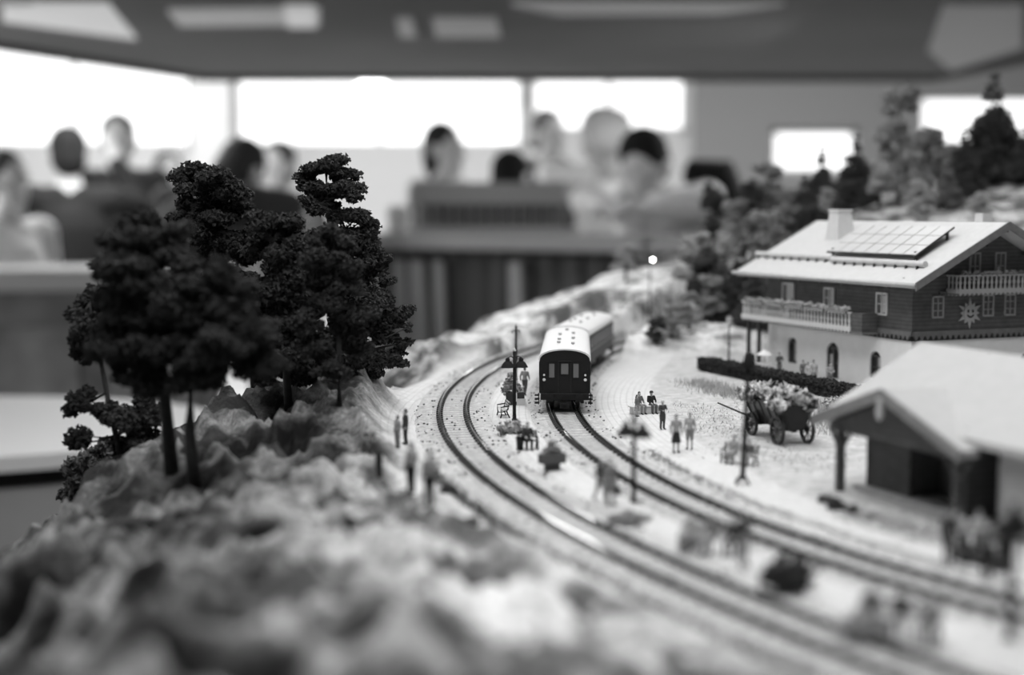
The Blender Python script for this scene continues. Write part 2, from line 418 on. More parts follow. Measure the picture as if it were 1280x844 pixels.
# ------------------------------------------------------------------ tracks
def offset(path, o):
    out = []
    for i, p in enumerate(path):
        a = path[max(i-1, 0)]; b_ = path[min(i+1, len(path)-1)]
        dx, dy = b_[0]-a[0], b_[1]-a[1]; l = math.hypot(dx, dy)
        out.append((p[0]+dy/l*o, p[1]-dx/l*o))
    return out
sl = MB(); sl.box(-1.35, 1.35, -.15, .15, -.3, -.105)
sl.m = 1
for sx in (-1, 1):
    for dx in (-.14, .14): sl.box(sx*.86+dx-.07, sx*.86+dx+.07, -.13, .13, -.1, .03)
M_chair = mat('rail_chair', .035, .6)
SLM = sl.mesh('sleeper', [M_sleeper, M_chair])
def track(path, label, bw):
    t = thing('railway_track', label, 'railway track', (path[len(path)//2][0], path[len(path)//2][1], -.3))
    bpy.context.view_layer.update()
    inv = t.location.copy()
    def par(o): o.parent = t; o.location = o.location - inv; return o
    par(MB().sweep(path, [(-bw, -.45), (-bw+.55, -.12), (bw-.55, -.12), (bw, -.45)], False).build('ballast', M_ballast, None, True))
    for sgn in (-1, 1):
        rail = MB(); c = sgn*.86
        rail.m = 0
        rail.sweep(path, [(c-.11, -.085), (c-.11, -.055), (c-.028, -.03), (c-.03, .065), (c-.055, .075), (c-.055, .118)][::1] + [(c+.055, .118), (c+.055, .075), (c+.03, .065), (c+.028, -.03), (c+.11, -.055), (c+.11, -.085)])
        ro = par(rail.build('rail', M_rust))
        hd = MB(); hd.sweep(path, [(c-.055, .118), (c-.042, .132), (c+.042, .132), (c+.055, .118)])
        par(hd.build('rail_head', M_steel, None, 'auto')).parent = ro
        [o for o in ro.children][0].location = (0, 0, 0)
    # sleepers
    acc = 0; spots = []
    for i in range(1, len(path)):
        a, b_ = path[i-1], path[i]; acc += math.hypot(b_[0]-a[0], b_[1]-a[1])
        if acc >= .62: acc = 0; spots.append((b_[0], b_[1], math.atan2(b_[1]-a[1], b_[0]-a[0])-PI/2))
    spots.sort(key=lambda s_: abs(s_[1]-78))
    for k, (x, y, r) in enumerate(spots[:100]):
        o = par(link('sleeper', SLM)); o.location = Vector((x*S, y*S, 0))-inv; o.rotation_euler = (0, 0, r)
    rest = MB()
    for x, y, r in spots[100:]:
        M = Matrix.Translation((x, y, 0)) @ Matrix.Rotation(r, 4, 'Z')
        rest.m = 0; rest.add([M @ Vector(v) for v in sl.v], sl.f); rest.mi[-len(sl.f):] = sl.mi
    o = par(rest.build('sleeper', [M_sleeper, M_chair])); tag(o, kind='stuff')
    return t
track(T1, 'empty curved railway track along the rocky bank, outermost of the two', 2.75)
track(T2, 'railway track on which the passenger coaches stand, nearer the chalet', 2.5)
# loose dark ballast stones beside the outer track and beside the train
st = MB()
for k in range(1100):
    A = A1 if rng.random() < .45 else A2
    i = rng.integers(5, len(A)-5); p = A[i]; o = (rng.choice([-1, 1])*rng.uniform(1.3, 2.5)) if A is A2 or rng.random() < .7 else rng.uniform(-1, 1)
    dx, dy = A[i+1]-A[i-1]; l = math.hypot(dx, dy); x, y = p[0]+dy/l*o, p[1]-dx/l*o
    r = rng.uniform(.03, .075)
    st.ball((x, y, -.07), (r*1.3, r, r*.7), 4, Matrix.Rotation(rng.uniform(0, PI), 3, 'Z'))
tag(st.build('ballast_stones', mat('dark_stone', .09, .9, .4, 5)), 'scattered dark stones in the track ballast', 'gravel', kind='stuff')

# ------------------------------------------------------------------ foliage
def chips(cs, rs, per=240, size=.2, squash=.8):
    """small leaf flakes round clump centres; numpy -> (verts, faces)"""
    V = []; Fc = []; n0 = 0
    base = np.array([(1, 0, -.2), (-.5, .8, -.2), (-.5, -.8, -.2), (0, 0, .55)])
    fb = np.array([(0, 2, 1), (0, 1, 3), (1, 2, 3), (2, 0, 3)])
    for c, r in zip(cs, rs):
        n = int(per*r*r)+12
        d = rng.normal(size=(n, 3)); d /= np.linalg.norm(d, axis=1)[:, None]
        lump = 0.75+0.5*vnoise(d[:, 0]*2.2+c[0], d[:, 1]*2.2+c[1], d[:, 2]*2.2+c[2])
        rad = r*lump*rng.uniform(.6, 1.22, n)
        p = np.array(c)[None]+d*rad[:, None]*np.array([1, 1, squash])[None]
        q = rng.normal(size=(n, 3, 3)); q, _ = np.linalg.qr(q)
        s_ = size*rng.uniform(.5, 1.25, n)
        v = np.einsum('nij,kj->nki', q, base)*s_[:, None, None]+p[:, None]
        V.append(v.reshape(-1, 3)); Fc.append((fb[None]+(n0+4*np.arange(n))[:, None, None]).reshape(-1, 3)); n0 += 4*n
    return np.concatenate(V), np.concatenate(Fc)
def core(mb, c, r, squash=.8):
    n = 7; prof = []; vs = []; fs = []
    for i in range(n+1):
        for k in range(10):
            t = PI*i/n; a = 2*PI*k/10
            d = (math.sin(t)*math.cos(a), math.sin(t)*math.sin(a), -math.cos(t))
            q = r*(.55+.45*float(vnoise(np.array(d[0]*2.2+c[0]), np.array(d[1]*2.2+c[1]), d[2]*2.2+c[2])))
            vs.append((c[0]+d[0]*q, c[1]+d[1]*q, c[2]+d[2]*q*squash))
    for i in range(n):
        for k in range(10): fs.append((i*10+k, i*10+(k+1) % 10, (i+1)*10+(k+1) % 10, (i+1)*10+k))
    mb.add(vs, fs)
def broken(cs, rs, n=6, k=.5, sq=.62):
    oc = []; orr = []
    for c, r in zip(cs, rs):
        for _ in range(n):
            d = rng.normal(size=3); d /= np.linalg.norm(d); q = r*rng.uniform(.35, .78)
            oc.append((c[0]+d[0]*q*1.15, c[1]+d[1]*q, c[2]+d[2]*q*.9)); orr.append(r*rng.uniform(k*.75, k*1.2))
    return oc, orr
def foliage_mesh(cs, rs, m, per=240, size=.2, squash=.8):
    v, f = chips(cs, rs, per, size, squash)
    mb = MB()
    for c, r in zip(cs, rs): core(mb, c, r*.8, squash)
    n = len(mb.v)
    me = bpy.data.meshes.new('foliage')
    allv = (np.concatenate([np.array(mb.v), v])*S).tolist()
    me.from_pydata(allv, [], mb.f+(f+n).tolist()); me.materials.append(m); me.update()
    return me
def tree_px(label, base, Y, trunk, clumps, m=M_leaf_dark, tr=.26, per=240, size=.2, cat='tree', name='pine_tree', depth=.7, group=None, sq=.6):
    """base/trunk/clumps measured in the photo at distance Y; clumps get their own depth round the trunk"""
    b0 = atY(base[0], base[1], Y); b0.z = height(b0.x, b0.y)-.15
    t = thing(name, label, cat, b0, group=group)
    pts = [Vector((0, 0, 0))]+[atY(x, y, Y)-b0 for x, y in trunk]
    mb = MB(); mb.tube(pts, [tr*(1-.6*i/(len(pts)-1)) for i in range(len(pts))], 8)
    cs = []; rs = []
    for (x, y, r) in clumps:
        c = atY(x, y, Y)-b0; rr = r*Y/F
        c.y += rng.uniform(-depth, depth)*rr*1.5
        cs.append(tuple(c)); rs.append(rr)
        q = min(pts, key=lambda p: (p-c).length)
        mb.tube([q, (q+c)/2+Vector((0, 0, -.1)), c], [tr*.35, tr*.25, tr*.12], 5)
    # clumps behind and in front, so that the crown is round
    for c, r in list(zip(cs, rs)):
        if r > 1.3:
            a = rng.choice([-1, 1]); cs.append((c[0]+rng.uniform(-.4, .4)*r, c[1]+a*r*.9, c[2]+rng.uniform(-.5, .3)*r)); rs.append(r*.75)
    mb.build('trunk', M_bark, t, True)
    big_ = [(c, r) for c, r in zip(cs, rs) if r > .85]; sm_ = [(c, r) for c, r in zip(cs, rs) if r <= .85]
    c1, r1 = broken([c for c, r in big_], [r for c, r in big_]) if big_ else ([], []); c2, r2 = broken([c for c, r in sm_], [r*1.1 for c, r in sm_], 4, .6)
    cs, rs = c1+c2, r1+r2
    link('foliage', foliage_mesh(cs, rs, m, per*1.5, size, sq), t)
    return t
tree_px('large dark pine nearest the camera on the rock bank, forked crown leaning left', (215, 592), 69, [(208, 520), (200, 440), (185, 360), (172, 290)],
        [(168,288,34),(145,300,22),(200,300,30),(150,335,34),(195,345,44),(235,335,32),(160,385,40),(215,395,45),(165,430,38),(205,450,44),(180,470,32),(235,475,30),(150,460,26),(225,285,14)], tr=.38, size=.2)
tree_px('tall dark pine with bare trunk standing just right of the nearest pine', (244, 608), 67, [(237, 540), (240, 450), (255, 380), (262, 330)],
        [(262,345,34),(290,370,34),(245,385,40),(300,415,40),(260,430,42),(310,455,34),(270,470,34),(325,420,22),(230,465,32),(340,460,18)], tr=.34, size=.2)
tree_px('slender crooked pine at the left edge of the rock bank', (152, 585), 80, [(145, 545), (133, 490), (122, 430), (112, 380)],
        [(108,372,20),(130,382,18),(98,398,13),(115,410,17),(100,428,12),(125,430,14),(103,448,11),(150,395,22),(108,500,16),(92,512,12),(135,515,15),(165,525,22),(185,515,18),(110,545,14),(95,555,12),(180,550,18),(155,560,14)], tr=.2, per=320, sq=.9)
tree_px('pine with round flat-topped crown and frayed twigs, left of the two tallest', (320, 498), 88, [(316, 450), (300, 390), (275, 330), (262, 270), (262, 235)],
        [(238,228,26),(268,226,28),(292,238,24),(250,255,28),(280,262,30),(262,290,24),(222,270,10),(255,315,24),(295,310,28),(320,305,24),(300,350,34),(320,385,36),(290,400,34),(310,430,34),(335,350,30)], tr=.3, per=320, size=.17)
tree_px('dark pine in the middle of the clump with trunk down to the grass', (361, 512), 84, [(358, 460), (352, 400), (345, 330), (335, 280)],
        [(330,270,22),(352,282,24),(340,310,32),(372,320,32),(350,350,38),(385,360,34),(340,390,36),(375,400,38),(350,430,36),(385,440,34),(335,450,28),(365,465,26)], tr=.26, per=300)
tree_px('tallest pine with separate round tufts at its top, right of the clump', (440, 487), 89, [(436, 440), (428, 370), (415, 300), (408, 250), (408, 215)],
        [(390,215,20),(412,208,22),(432,220,20),(384,235,15),(410,240,24),(436,240,16),(398,255,14),(425,268,20),(450,278,22),(468,285,12),(410,290,22),(440,305,30),(465,310,16),(415,330,34),(455,340,28),(475,325,12),(480,350,10),(435,370,36),(475,375,24),(490,392,18),(510,388,9),(445,405,36),(485,415,22),(505,428,10),(460,440,28),(490,445,14),(430,440,30),(512,408,7)], tr=.28, per=340, size=.17)
tree_px('greyish young spruce with visible trunk in front of the tallest pine', (424, 497), 80, [(424, 440), (421, 370), (418, 320), (416, 285)],
        [(416,285,12),(408,300,14),(426,305,16),(398,325,18),(432,330,18),(415,345,24),(395,360,20),(440,362,22),(415,385,28),(450,392,18),(390,400,22),(430,415,26),(400,435,24),(445,440,22),(415,460,22)], M_leaf_dark, tr=.18, per=340, size=.17, name='spruce_tree')
tree_px('low dark pine filling the gap behind the clump of trees', (395, 492), 93, [(393, 450), (390, 410)],
        [(370,440,24),(400,430,28),(430,450,26),(385,465,22),(450,462,20),(345,455,20),(470,455,18),(415,475,16)], tr=.2, name='pine_tree')
tree_px('leafy shrub hanging over the left rim of the rock bank', (128, 618), 83, [(120, 600), (112, 590)],
        [(135,568,20),(112,575,18),(95,585,14),(125,595,20),(102,605,15),(88,622,12),(115,625,16),(98,640,12),(82,648,9),(78,662,6),(150,575,12)], mat('shrub_flock', .12, .9, .8, 1.5, hard=.1), tr=.12, per=420, size=.22, cat='shrub', name='rock_shrub', sq=1.0)
tree_px('dark moss shrub on the lower left slope of the rock', (62, 712), 60, [(62, 705)],
        [(55,705,15),(78,708,14),(66,722,13)], M_leaf_dark, tr=.1, per=400, cat='shrub', name='rock_shrub')
for (x, y, Y, r, lab) in [(180, 735, 47, 15, 'small dark scrub patch low on the rock slope, below the forked pine'), (355, 690, 51, 17, 'dark scrub patch in a hollow of the rock below the trees'), (245, 690, 52, 10, 'tiny dark scrub patch between rock ribs'),
                          (585, 660, 55, 10, 'low scrub beside the ballast of the outer track'), (560, 612, 64, 8, 'small scrub next to the walkers at the track shoulder')]:
    p = gp(x, y); zz = height(p.x, Y)
    p = atY(x, y, Y); b0 = Vector((p.x, Y, height(p.x, Y)))
    t = thing('scrub', lab, 'shrub', b0)
    rr = r*Y/F
    MB().tube([(0, 0, -.2), (0, 0, rr*.6)], [.08, .04], 5).build('stem', M_bark, t)
    link('foliage', foliage_mesh([(0, 0, rr*.3), (rr*.7, .2, rr*.2), (-rr*.7, -.1, rr*.2)], [rr*.8, rr*.6, rr*.6], M_leaf_dark, 400, .16), t)

# forest: a few kinds, copied
def conifer_mesh(h, w, m, seed, tiers=14):
    cs = []; rs = []
    r_ = random.Random(seed)
    for i in range(tiers):
        f = i/(tiers-1); z = h*(.14+.84*f); rad = w*(1-f)**.85+.12
        k = max(2, int(8*(1-f)+1))
        for j in range(k):
            a = 2*PI*j/k+r_.uniform(0, 1); q = rad*.62 if k > 1 else 0
            q *= r_.uniform(.6, 1.1); cs.append((q*math.cos(a), q*math.sin(a), z-r_.uniform(-.25, .4)*rad)); rs.append(max(.25, rad*r_.uniform(.28, .5)))
    return foliage_mesh(cs, rs, m, 90, .34, .9)
def broad_mesh(h, w, m, seed):
    cs = []; rs = []; r_ = random.Random(seed)
    for i in range(17):
        f = r_.uniform(.25, .95); a = r_.uniform(0, 2*PI); q = w*.6*math.sin(PI*min(1, f*.95))*r_.uniform(.3, 1)
        cs.append((q*math.cos(a), q*math.sin(a), h*f)); rs.append(w*r_.uniform(.28, .45))
    cs, rs = broken(cs, rs, 5, .5)
    return foliage_mesh(cs, rs, m, 70, .34, .85)
def proto_tree(kind, name, m, seed):
    t = bpy.data.objects.new(name, None)
    h = 14
    tk = MB().tube([(0, 0, -.5), (0.1, 0, h*.4), (0, 0, h*.85)], [.35, .25, .08], 7).mesh('trunk', [M_bark], True)
    fo = conifer_mesh(h, 3.0, m, seed) if kind == 'c' else broad_mesh(h, 3.6, m, seed)
    return (name, tk, fo)
PT = {'cd': proto_tree('c', 'spruce_tree', mat('dark_spruce', .06, .9, .5, 1.2), 1), 'cm': proto_tree('c', 'spruce_tree', mat('mid_spruce', .16, .9, .5, 1.2), 2),
      'bl': proto_tree('b', 'leafy_tree', mat('pale_leaf', .42, .9, .4, 1.2), 3), 'bm': proto_tree('b', 'leafy_tree', mat('mid_leaf', .27, .9, .4, 1.2), 4), 'bd': proto_tree('b', 'leafy_tree', mat('dark_leaf', .06, .9, .5, 1.2), 5)}
G = 'forest trees on the slope behind the chalet'
FOR = [  # px, top py, base py, Y, kind, width factor, label
 (1126,108,285,165,'bm',1.05,'tall pale bushy tree rising above the middle of the chalet roof'),
 (1243,98,285,170,'cd',1.5,'tallest dark spruce whose tip sticks up into the bright window'),
 (1205,165,280,160,'cd',1.2,'broad dark spruce just left of the tallest spruce'),
 (1285,150,290,165,'cd',1.6,'broad dark spruce cut by the right picture edge'),
 (1262,140,285,178,'cd',1.4,'dark spruce close behind the right edge spruce'),
 (1165,160,280,170,'bm',1.0,'pale leafy tree between the tall bushy tree and the dark spruces'),
 (1100,200,285,160,'bl',.9,'pale round tree right above the chalet chimney'),
 (1140,190,285,155,'bm',.9,'grey leafy tree close behind the chalet ridge'),
 (1185,200,280,152,'cm',1.0,'small spruce close behind the chalet ridge on the right'),
 (1070,172,290,175,'cd',1.1,'dark spruce left of the tall pale bushy tree'),
 (1087,215,285,168,'cd',1.0,'low dark spruce tucked under the pale bushy tree'),
 (1028,185,300,170,'cd',.8,'thin dark spruce standing free against the bright patch'),
 (1006,220,300,165,'cd',.8,'small pointed spruce left of the thin free-standing spruce'),
 (1060,225,290,158,'bd',.9,'dark leafy tree behind the chalet chimney'),
 (1035,235,300,160,'bl',.7,'pale leafy tree below the thin spruce'),
 (985,235,310,165,'bm',.8,'leafy tree left of the chalet roof corner, upper row'),
 (962,205,320,185,'bm',1.0,'tall rounded grey tree at the left end of the forest skyline'),
 (940,225,330,180,'bd',.9,'dark tree at the left end of the forest skyline'),
 (890,230,340,195,'bd',.7,'farthest dark tree next to the leaning visitors'),
 (920,250,340,175,'bm',.9,'grey leafy tree above the left eave of the chalet'),
 (905,290,370,155,'bl',.8,'pale leafy tree left of the chalet eave'),
 (950,265,340,150,'bm',.8,'grey tree directly behind the left roof corner'),
 (930,300,385,140,'cd',1.0,'dark spruce beside the left wall of the chalet'),
 (905,325,420,138,'cd',1.1,'dark spruce left of the chalet balcony'),
 (885,310,415,142,'bd',.8,'dark leafy tree standing lowest on the slope'),
 (872,290,405,146,'bl',.8,'tall pale tree at the foot of the slope, left front'),
 (890,345,410,136,'bm',.55,'small grey tree in front of the dark ones at the slope foot'),
 (945,330,400,132,'cd',.8,'dark spruce half hidden by the balcony'),
 (783,305,372,165,'bl',.75,'pale round tree by the glowing lamp on the far hill'),
 (808,296,365,172,'bm',.7,'grey pointed tree behind the glowing lamp'),
 (840,380,438,128,'bm',.55,'small grey bush tree beyond the platform'),
 (822,395,440,126,'bd',.4,'small dark bush left of the grey bush beyond the platform'),
 (862,365,425,133,'bm',.5,'pale scrub tree above the bush beyond the platform'),
 (1010,255,300,150,'bd',.7,'dark leafy tree at the upper left of the chalet ridge'),
 (975,270,320,142,'cm',.8,'grey spruce over the middle of the left roof edge'),
 (1150,225,285,146,'bl',.6,'pale low shrub tree just over the chalet ridge'),
 (1225,240,285,146,'bl',.6,'pale low shrub tree over the right end of the ridge'),
 (1045,245,290,148,'cd',.7,'dark small spruce just behind the chimney'),
 (1235,150,285,190,'cd',1.3,'dark spruce deep in the wood behind the tallest spruce'),
 (1160,175,285,195,'bd',1.0,'shadowed tree deep in the wood above the ridge'),
 (1110,180,285,190,'bd',1.0,'dark tree behind the tall pale bushy tree'),
]
for (px, ty, by, Y, kind, wf, lab) in FOR:
    top = atY(px, ty, Y); x = top.x; zb = height(x, Y)
    h = max(2.0, top.z-zb)+.3
    name, tk, fo = PT[kind]
    t = thing(name, lab, 'tree', (x, Y, zb-.3), rng.uniform(0, 6), G if px > 865 else 'small trees beyond the platform')
    wfac = wf*(min(1.0, 6.0/h+.35) if h > 9 else .75*h/9+.25)
    wd = wf*3.2/3.3
    sxy = min(wd, max(.35, h/9))
    t.scale = (sxy, sxy, h/13.6)
    link('trunk', tk, t); link('foliage', fo, t)

# ------------------------------------------------------------------ hay/branch tufts on the verge
tv = MB()
def tuft_strip(mb, pts, n, hmin, hmax, spread):
    for k in range(n):
        i = rng.integers(0, len(pts)-1); t = rng.random(); a = Vector(pts[i]); b_ = Vector(pts[i+1]); p = a.lerp(b_, t)
        x = p.x+rng.normal()*spread; y = p.y+rng.normal()*spread; z = height(x, y) if False else 0
        hh = rng.uniform(hmin, hmax); an = rng.uniform(0, PI); w = rng.uniform(.02, .05); dx, dy = math.cos(an)*w, math.sin(an)*w
        lx, ly = rng.normal()*.12, rng.normal()*.12
        mb.add([(x-dx, y-dy, z-.05), (x+dx, y+dy, z-.05), (x+lx, y+ly, z+hh)], [(0, 1, 2)])
P_ = lambda x, y: (gp(x, y).x, gp(x, y).y, 0)
tuft_strip(tv, [P_(868, 478), P_(905, 492), P_(950, 500), P_(1000, 512)], 2600, .2, .6, .8)
tuft_strip(tv, [P_(930, 510), P_(960, 530), P_(930, 560), P_(985, 575), P_(1040, 585)], 900, .06, .22, 1.5)
tuft_strip(tv, [P_(1035, 505), P_(1060, 525), P_(1050, 540)], 1600, .2, .6, .9)
tuft_strip(tv, [P_(860, 505), P_(890, 525), P_(905, 545)], 500, .06, .2, .9)
tag(tv.build('grass', mat('dry_grass', .42, .9, .4, .6)), 'dry grass blades on the verge between platform and hedge', 'grass', kind='stuff')
tv = MB()
tuft_strip(tv, [P_(1062, 640), P_(1110, 655), P_(1180, 680)], 1500, .04, .14, .7)
tag(tv.build('weeds', mat('dark_weeds', .07, .9, .5, 3)), 'dark low weeds on the ground before the goods shelter', 'weeds', kind='stuff')
tv = MB(); e2 = [(x, y, 0) for x, y in offset(T2, -2.6) if 40 < y < 76][::6]
tuft_strip(tv, e2, 2600, .03, .14, .16)
tag(tv.build('weeds', mat('dark_weeds', .07)), 'dark weeds lining the platform edge on the chalet side of the coach track', 'weeds', kind='stuff')
tv = MB(); e1 = [(x, y, -.1) for x, y in offset(T1, 3.1) if 36 < y < 70][::6]
for p_ in e1: pass
tuft_strip(tv, [(x, y, 0) for x, y, z in e1], 3800, .06, .32, .22)
tag(tv.build('weeds', mat('dark_weeds', .07)), 'ragged dark weeds between the rock bank and the empty curved track', 'weeds', kind='stuff')

# ------------------------------------------------------------------ hedge
h0 = gp(880, 463); h1 = gp(1072, 503)
hd = MB(); dirh = (h1-h0).normalized(); Lh = (h1-h0).length
t = thing('hedge', 'long dark clipped hedge in front of the chalet garden', 'hedge', h0, math.atan2(dirh.y, dirh.x))
hb = MB(); nseg = 60
prof = [(-.42, -.1), (-.45, .3), (-.42, .85), (-.2, 1.02), (.2, 1.02), (.42, .85), (.45, .3), (.42, -.1)]
hv = []
for i in range(nseg+1):
    for j, (o, z) in enumerate(prof):
        q = float(vnoise(np.array(i*.7), np.array(j*1.1), 3.3))-.5
        hv.append((Lh*i/nseg, o*(1+.25*q), z*(1+.12*q)))
hf = [(i*8+k, (i+1)*8+k, (i+1)*8+k+1, i*8+k+1) for i in range(nseg) for k in range(7)]+[tuple(range(8)), tuple(range(nseg*8, nseg*8+8))[::-1]]
cs = [(x, o, z) for x in np.arange(.1, Lh, .3) for o in (-.3, .3) for z in (.3, .8)]
v, f = chips(cs, [.3]*len(cs), 420, .17, 1)
me = bpy.data.meshes.new('foliage'); me.from_pydata((np.concatenate([np.array(hv), v])*S).tolist(), [], hf+(f+len(hv)).tolist()); me.materials.append(mat('hedge_leaf', .028, .9, .5, 3)); me.update()
link('foliage', me, t)

# ------------------------------------------------------------------ chalet
CH = Vector((28.3, 100.3, 0)); CR = math.atan2(.385, .923)
chalet = thing('chalet', 'two storey alpine chalet with plaster ground floor, dark timber upper floor and pale roof', 'house', CH, CR)
chM = Matrix.Translation(CH) @ Matrix.Rotation(CR, 4, 'Z'); chI = chM.inverted()
W_, D_ = 12.9, 18.4; ZB = 4.0; SL = .523; ZE = 7.9; EO = 1.5; UR = W_/2
zr = lambda u: ZE+SL*((u if u < UR else W_-u)+EO)
def arch(w, z0, z1, n=8):
    r = w/2; pts = [(-r, z0), (r, z0)]
    for i in range(n+1):
        a = PI*i/n; pts.append((r*math.cos(a), z1-r+r*math.sin(a)))
    return pts
# ground floor with arched openings on the long side
wall = MB().box(0, W_, 0, D_, -.2, ZB)
cutr = MB()
sideN = lambda a, b_, d: (d, -a, b_)          # polygon in (v,z) with depth u
OPN = [(14.9, 1.3, .65, 2.75), (9.4, 1.6, .02, 2.8), (4.1, 1.35, .5, 2.6)]
for v0, w, z0, z1 in OPN: cutr.prism([(a-v0, b_) for a, b_ in arch(w, z0, z1)], sideN, -.5, .45)
for u0, z0, z1 in ((3.0, .6, 2.5), (7.0, .6, 2.5), (10.5, .6, 2.5)): cutr.prism(arch(1.3, z0, z1), lambda a, b_, d, u0=u0: (u0+a, d, b_), -.5, .45)
cut(wall, cutr, 'ground_floor_wall', [M_plaster], chalet)
M_frame = mat('window_frame_paint', .6, .6); M_fdark = mat('dark_frame', .05, .6)
def bars(mb, fn, w, z0, z1, fw=.1, nv=1, nh=1, d0=0, d1=.08):
    """rectangular frame with glazing bars"""
    def bb(a0, a1, b0, b1): mb.prism([(a0, b0), (a1, b0), (a1, b1), (a0, b1)], fn, d0, d1)
    r = w/2
    bb(-r, -r+fw, z0, z1); bb(r-fw, r, z0, z1); bb(-r, r, z0, z0+fw); bb(-r, r, z1-fw, z1)
    for i in range(nv):
        a = -r+w*(i+1)/(nv+1); bb(a-fw*.3, a+fw*.3, z0, z1)
    for i in range(nh):
        z = z0+(z1-z0)*(i+1)/(nh+1); bb(-r, r, z-fw*.25, z+fw*.25)
for i, (v0, w, z0, z1) in enumerate(OPN):
    mb = MB(); fn = lambda a, b_, d, v0=v0: (.22-d, v0-a, b_)
    fm = M_fdark if i != 1 else M_fdark
    bars(mb, fn, w, z0, z1-w*.25, .12, 1, 1)
    fo = mb.build('window' if i != 1 else 'door', fm, chalet)
    MB().prism(arch(w, z0, z1), fn, -.08, -.02).build('pane', M_glass, fo)
    if i != 1:
        MB().prism([(.05, z0+.2), (w*.32, z0+.2), (w*.32, z1-.45), (.05, z1-.45)], fn, -.02, .0).build('curtain', mat('curtain', .45, .8), fo)
    else:
        tag(fo, 'arched double door with pale glazed leaf')
        MB().prism([(-.5, .35), (-.12, .35), (-.12, 1.85), (-.5, 1.85)], fn, .0, .1).build('door_glass', mat('pale_glass', .35, .3), fo)
for u0, z0, z1 in ((3.0, .6, 2.5), (7.0, .6, 2.5), (10.5, .6, 2.5)):
    mb = MB(); fn = lambda a, b_, d, u0=u0: (u0+a, .22-d, b_)
    bars(mb, fn, 1.3, z0, z1-.35, .12, 1, 1); fo = mb.build('window', M_fdark, chalet)
    MB().prism(arch(1.3, z0, z1), fn, -.08, -.02).build('pane', M_glass, fo)
# timber storey with gable
tb = MB(); poly = [(-.08, ZB), (W_+.08, ZB), (W_+.08, zr(W_)-.35), (UR, zr(UR)-.35), (-.08, zr(0)-.35)]
tb.prism(poly, lambda a, b_, d: (a, d, b_), D_+.08, -.08)
tb.build('timber_wall', M_wood, chalet)
# dog-tooth boards round the foot of the timber storey
dt = MB()
for k in range(int(D_/.5)):
    v0 = k*.5; dt.prism([(v0+.03, ZB+.05), (v0+.25, ZB-.32), (v0+.47, ZB+.05)], lambda a, b_, d: (d, a, b_), -.1, -.2)
for k in range(int(W_/.5)):
    u0 = k*.5; dt.prism([(u0+.03, ZB+.05), (u0+.25, ZB-.32), (u0+.47, ZB+.05)], lambda a, b_, d: (a, d, b_), -.2, -.1)
dt.box(-.22, W_+.22, -.22, -.08, ZB+.02, ZB+.35); dt.box(-.22, -.08, -.22, D_+.1, ZB+.02, ZB+.35)
dt.build('scalloped_trim', mat('trim_wood', .13, .8, .2, 2), chalet)
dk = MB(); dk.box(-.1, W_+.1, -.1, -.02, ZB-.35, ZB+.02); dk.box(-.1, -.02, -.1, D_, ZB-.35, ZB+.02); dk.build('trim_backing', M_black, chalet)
# roof
ro = MB(); th = .38
prf = [(-EO, ZE), (UR, zr(UR)), (W_+EO, ZE), (W_+EO, ZE-th), (UR, zr(UR)-th), (-EO, ZE-th)]
V0, V1 = -2.2, D_+2.6
n = 6
ro.add([(a, V0, b_) for a, b_ in prf]+[(a, V1, b_) for a, b_ in prf],
       [(0, 1, 4, 5)[::-1], (1, 2, 3, 4)[::-1], (6, 7, 10, 11), (7, 8, 9, 10), (0, 6, 7, 1)[::-1], (1, 7, 8, 2)[::-1], (2, 8, 9, 3)[::-1], (3, 9, 10, 4)[::-1], (4, 10, 11, 5)[::-1], (5, 11, 6, 0)[::-1]])
ro.build('roof', M_roof, chalet)
for sgn in (0, 1):
    for (a0, a1) in ((-EO-.05, UR), (UR, W_+EO+.05)):
        z0_, z1_ = zr(a0) if a0 <= UR else 0, zr(a1)
        yy = (V0-.12, V0) if not sgn else (V1, V1+.12)
        MB().prism([(a0, zr(a0)-.5), (a1, zr(a1)-.5), (a1, zr(a1)+.08), (a0, zr(a0)+.08)], lambda a, b_, d: (a, d, b_), yy[1], yy[0]).build('barge_board', mat('barge_wood', .16, .8, .2, 2), chalet)
gt = MB().tube([(-EO-.15, V0, ZE-.15), (-EO-.15, V1+.4, ZE-.15)], .14, 8); gt.build('gutter', M_light, chalet, True)
rf = MB()
for k in range(9):
    v0 = V0+.6+k*(V1-V0-1.2)/8
    rf.prism([(-EO+.1, ZE-.4), (.6, zr(.6)-.4), (.6, zr(.6)-.65), (-EO+.1, ZE-.6)], lambda a, b_, d: (a, d, b_), v0+.12, v0-.12)
rf.build('rafter_ends', M_wood, chalet)
def roof_hit(px, py):
    o = chI @ Vector((0, 0, CAMH)); d = (chI.to_3x3() @ ray(px, py))
    # z = ZE + SL*(u+EO)
    t = (ZE+SL*(o.x+EO)-o.z)/(d.z-SL*d.x)
    return o+d*t
